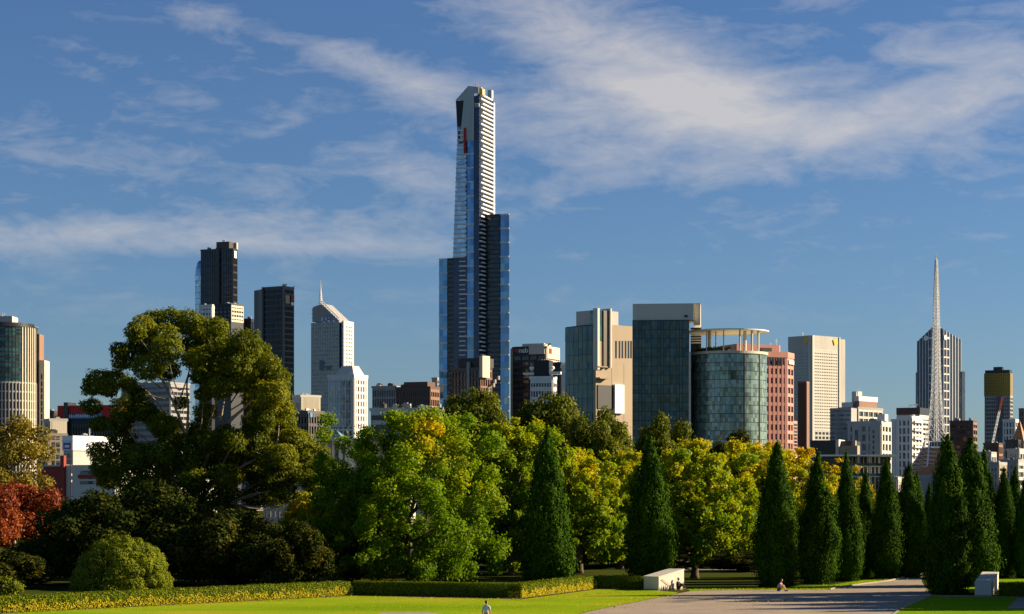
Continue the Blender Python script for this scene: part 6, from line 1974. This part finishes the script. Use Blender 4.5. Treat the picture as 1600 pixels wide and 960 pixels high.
def walker():
    d = 118.0
    root = empty('person', (xat(760, d), d, 0.035), R(168))
    root.scale = (0.93, 0.93, 0.93)
    tag(root, 'person in pale blue shirt with black hair walking across the lawn', 'person')
    # body (skin): one continuous figure; front is local -y
    P = [(0, 0, 0.95, 0.13, 0.10), (0, 0.005, 1.12, 0.125, 0.09), (0, 0, 1.30, 0.15, 0.10), (0, 0, 1.42, 0.11, 0.07), (0, -0.005, 1.50, 0.055), (0, -0.01, 1.56, 0.052)]
    E = chain(P)
    for s, sw in ((-1, 0.16), (1, -0.14)):
        i = len(P)
        P += [(s * 0.18, 0, 1.40, 0.058), (s * 0.235, -sw * 0.35, 1.12, 0.043), (s * 0.225, -sw * 1.0, 0.88, 0.030)]
        E += [(3, i), (i, i + 1), (i + 1, i + 2)]
        hand(P, E, i + 2, (0, -sw * 0.4, -1), (0, 1, 0))
    for s, sw in ((-1, -0.22), (1, 0.24)):
        i = len(P)
        P += [(s * 0.10, 0, 0.86, 0.085), (s * 0.10, -sw * 0.55 - 0.03, 0.48, 0.055), (s * 0.10, -sw + 0.02, 0.09, 0.038), (s * 0.105, -sw - 0.09, 0.04, 0.032)]
        E += [(0, i), (i, i + 1), (i + 1, i + 2), (i + 2, i + 3)]
    body = skin_mesh('body', P, E, 'skin', root)
    sh = [(0, 0, 0.93, 0.150, 0.115), (0, 0.005, 1.12, 0.145, 0.108), (0, 0, 1.30, 0.170, 0.118), (0, 0, 1.43, 0.115, 0.075)]
    es = chain(sh)
    for s, sw in ((-1, 0.16), (1, -0.14)):
        i = len(sh); sh += [(s * 0.185, 0, 1.40, 0.074), (s * 0.225, -sw * 0.25, 1.20, 0.064)]; es += [(3, i), (i, i + 1)]
    skin_mesh('shirt', sh, es, 'shirt_blue', root)
    tr = [(0, 0, 0.93, 0.140, 0.108), (0, 0, 0.86, 0.13, 0.10)]
    et = [(0, 1)]
    for s, sw in ((-1, -0.22), (1, 0.24)):
        i = len(tr); tr += [(s * 0.10, 0, 0.82, 0.098), (s * 0.10, -sw * 0.55 - 0.03, 0.48, 0.070), (s * 0.10, -sw + 0.02, 0.12, 0.056)]; et += [(1, i), (i, i + 1), (i + 1, i + 2)]
    skin_mesh('trousers', tr, et, 'cloth_grey', root)
    for s, sw in ((-1, -0.22), (1, 0.24)):
        MB().lathe([(0.045, 0), (0.05, 0.03), (0.045, 0.07), (0.02, 0.09)], 10, Matrix.Translation((s * 0.105, -sw - 0.03, 0)) @ Matrix.Diagonal((1, 2.6, 1, 1))).build('shoe', MAT['shoe'], root, True)
    head(root, (0, -0.015, 1.655), R(-25))
walker()

def sitter(name_label, x, y, z, rz, top, legs, bare, lean=0.0, knees=0.5):
    """person sitting on the ground with knees drawn up; front is local -y"""
    root = empty('person', (x, y, z), rz)
    tag(root, name_label, 'person')
    hipz = 0.10
    P = [(0, 0.0, hipz + 0.02, 0.13, 0.11), (0, 0.03 - lean * 0.2, 0.32, 0.13, 0.10), (0, 0.0 - lean * 0.6, 0.52, 0.15, 0.10), (0, -0.02 - lean * 0.8, 0.63, 0.10, 0.07), (0, -0.04 - lean, 0.71, 0.054), (0, -0.05 - lean, 0.76, 0.05)]
    E = chain(P)
    for s in (-1, 1):
        i = len(P)
        P += [(s * 0.17, -0.03 - lean * 0.8, 0.60, 0.056), (s * 0.22, -0.22 - lean * 0.5, 0.42, 0.042), (s * 0.12, -0.42, 0.40, 0.030)]
        E += [(3, i), (i, i + 1), (i + 1, i + 2)]
        hand(P, E, i + 2, (-s * 0.6, -0.6, -0.3), (0, 0.2, 1))
    L = []
    for s in (-1, 1):
        i = len(P)
        q = [(s * 0.10, -0.08, hipz + 0.02, 0.085), (s * 0.12, -0.40, knees, 0.060), (s * 0.11, -0.62, 0.08, 0.038), (s * 0.11, -0.75, 0.04, 0.032)]
        P += q; L.append(q)
        E += [(0, i), (i, i + 1), (i + 1, i + 2), (i + 2, i + 3)]
    skin_mesh('body', P, E, 'skin', root)
    sh = [(0, 0.0, hipz + 0.03, 0.150, 0.13), (0, 0.03 - lean * 0.2, 0.32, 0.148, 0.118), (0, -lean * 0.6, 0.52, 0.168, 0.118), (0, -0.02 - lean * 0.8, 0.64, 0.11, 0.075)]
    es = chain(sh)
    for s in (-1, 1):
        i = len(sh); sh += [(s * 0.175, -0.03 - lean * 0.8, 0.60, 0.07), (s * 0.22, -0.22 - lean * 0.5, 0.42, 0.055), (s * 0.14, -0.38, 0.405, 0.042)]; es += [(3, i), (i, i + 1), (i + 1, i + 2)]
    skin_mesh('jacket', sh, es, top, root)
    tr = [(0, 0.0, hipz + 0.02, 0.145, 0.125)]
    et = []
    for s, q in zip((-1, 1), L):
        i = len(tr)
        if bare:
            tr += [(q[0][0], q[0][1], q[0][2], 0.098), (q[1][0], (q[0][1] + q[1][1]) / 2, (q[0][2] + q[1][2]) / 2, 0.086)]; et += [(0, i), (i, i + 1)]
        else:
            tr += [(*q[0][:3], 0.098), (*q[1][:3], 0.073), (q[2][0], q[2][1] + 0.01, q[2][2] + 0.03, 0.052)]; et += [(0, i), (i, i + 1), (i + 1, i + 2)]
    skin_mesh('trousers', tr, et, legs, root)
    for s in (-1, 1):
        MB().lathe([(0.045, 0), (0.05, 0.03), (0.042, 0.07), (0.02, 0.09)], 10, Matrix.Translation((s * 0.11, -0.70, 0)) @ Matrix.Diagonal((1, 2.5, 1, 1))).build('shoe', MAT['shoe'], root, True)
    head(root, (0, -0.07 - lean, 0.86), 0)
# against the sunlit stone face
p = sb.root.matrix_basis if False else Matrix.Translation(sb.root.location) @ Matrix.Rotation(-sb.t, 4, 'Z')
q = p @ Vector((0.30, sy1 * 0.64, 0))
sitter('person in black sitting against the sunlit stone block', q.x, q.y, 0.036, R(62), 'cloth_dark', 'cloth_dark', False)
gx, gy = G(1216, 924.2)
sitter('person in dark top with bare legs sitting under the large dark cypress', gx, gy, 0.03, R(62), 'cloth_pink', 'cloth_grey', True, 0.22, 0.5)
# belongings beside the person in black
q = p @ Vector((0.28, sy1 * 0.16, 0))
bt = MB().lathe([(0.045, 0), (0.05, 0.02), (0.05, 0.26), (0.02, 0.33), (0.02, 0.38)], 10)
for i, (a, s, mt, lab) in enumerate(((0.12, 1.0, 'charcoal', 'short dark upright bottle nearest the corner of the white stone block'), (0.19, 1.15, 'grey_metal', 'grey upright bottle in the middle of three by the stone block'), (0.25, 1.0, 'charcoal', 'dark bottle next to the pail by the stone block'))):
    q = p @ Vector((0.22, sy1 * a, 0))
    o = empty('bottle', (q.x, q.y, 0.036)); tag(o, lab, 'bottle', 'bottles standing by the stone block'); o.scale = (s, s, s)
    link_mesh('body', bt.mesh('body', True), MAT[mt], o)
    MB().lathe([(0.024, 0.375), (0.024, 0.41)], 10).build('cap', MAT['charcoal'], o)
q = p @ Vector((0.26, sy1 * 0.36, 0))
o = empty('pail', (q.x, q.y, 0.036)); tag(o, 'small grey pail by the sunlit stone block', 'pail')
MB().lathe([(0.10, 0), (0.13, 0.24), (0.14, 0.25), (0.12, 0.25), (0.095, 0.03)], 14).build('body', MAT['grey_metal'], o, True)
MB().tube([(-0.13, 0, 0.25), (-0.09, 0, 0.36), (0, 0, 0.40), (0.09, 0, 0.36), (0.13, 0, 0.25)], 0.008, 5).build('handle', MAT['charcoal'], o)
# planting on the drum's roof terrace
rng = np.random.default_rng(3)
db, dcx, dcy, dr, dzd = drum_b
C = []
for i in range(34):
    t = R(-68) + R(70) * i / 33
    C.append((math.sin(t) * dr * 0.84, -math.cos(t) * dr * 0.84, 0.25 + rng.random() * 0.5, 0.45))
pos, nr, idx = clump_leaves(C, 5000, rng)
me = leaf_mesh('foliage', pos, nr, 0.22 + 0 * pos[:, 0], 0.6, 0.4 + 0.4 * (rng.random(len(pos)) - 0.5), 'leaf_shrub', rng)
ph_ = empty('terrace_hedge', db.root.matrix_basis @ Vector((dcx, dcy, dzd + 0.12)) if False else (Matrix.Translation(db.root.location) @ Matrix.Rotation(-db.t, 4, 'Z')) @ Vector((dcx, dcy, dzd + 0.12)), -db.t)
tag(ph_, 'low green planting on the glass drum roof terrace', 'hedge')
link_mesh('foliage', me, None, ph_)
mb = MB()
for i in range(10):
    t = R(-66) + R(66) * i / 9
    mb.box(-0.55, 0.55, -0.2, 0.2, 0.0, 0.35, Matrix.Translation((math.sin(t) * dr * 0.84, -math.cos(t) * dr * 0.84, 0)) @ Matrix.Rotation(t, 4, 'Z'))
link_mesh('planter_box', mb.mesh('planter_box'), MAT['concrete_pale'], ph_)

# fallen leaves gathered along the hedges, the path edge and under the trees
rng = np.random.default_rng(9)
pts_ = []
def strew(a, c, n, w):
    a, c = np.array(a), np.array(c)
    t = rng.random(n)[:, None]
    pts_.append(a * (1 - t) + c * t + rng.normal(size=(n, 2)) * w)
strew(G(0, 961), G(550, 933), 700, 0.5); strew(G(560, 934), G(815, 939), 260, 0.6); strew(G(830, 938), G(1000, 925), 300, 0.8)
strew(G(1080, 923), G(1300, 921), 700, 0.9); strew(G(1060, 928), G(910, 960), 350, 0.8); strew(G(1300, 918), G(1400, 906), 300, 0.8)
strew(G(1400, 956), G(1455, 933), 220, 0.7); strew(G(600, 950), G(900, 948), 260, 3.0); strew(G(1090, 940), G(1400, 940), 260, 3.0)
P_ = np.concatenate(pts_)
pos = np.concatenate([P_, np.full((len(P_), 1), 0.085)], 1)
nr = np.tile(np.array([[0, 0, 1.0]]), (len(P_), 1)) + rng.normal(size=(len(P_), 3)) * 0.35
nr /= np.linalg.norm(nr, axis=1, keepdims=True)
me = leaf_mesh('fallen_leaves', pos, nr, 0.11 * (0.6 + 0.8 * rng.random(len(P_))), 0.7, 0.70 + 0.5 * (rng.random(len(P_)) - 0.5), 'leaf_plane', rng)
o = link_mesh('fallen_leaves', me, None)
tag(o, 'yellow and brown leaves fallen on lawn and path edges', 'leaves', kind='stuff')
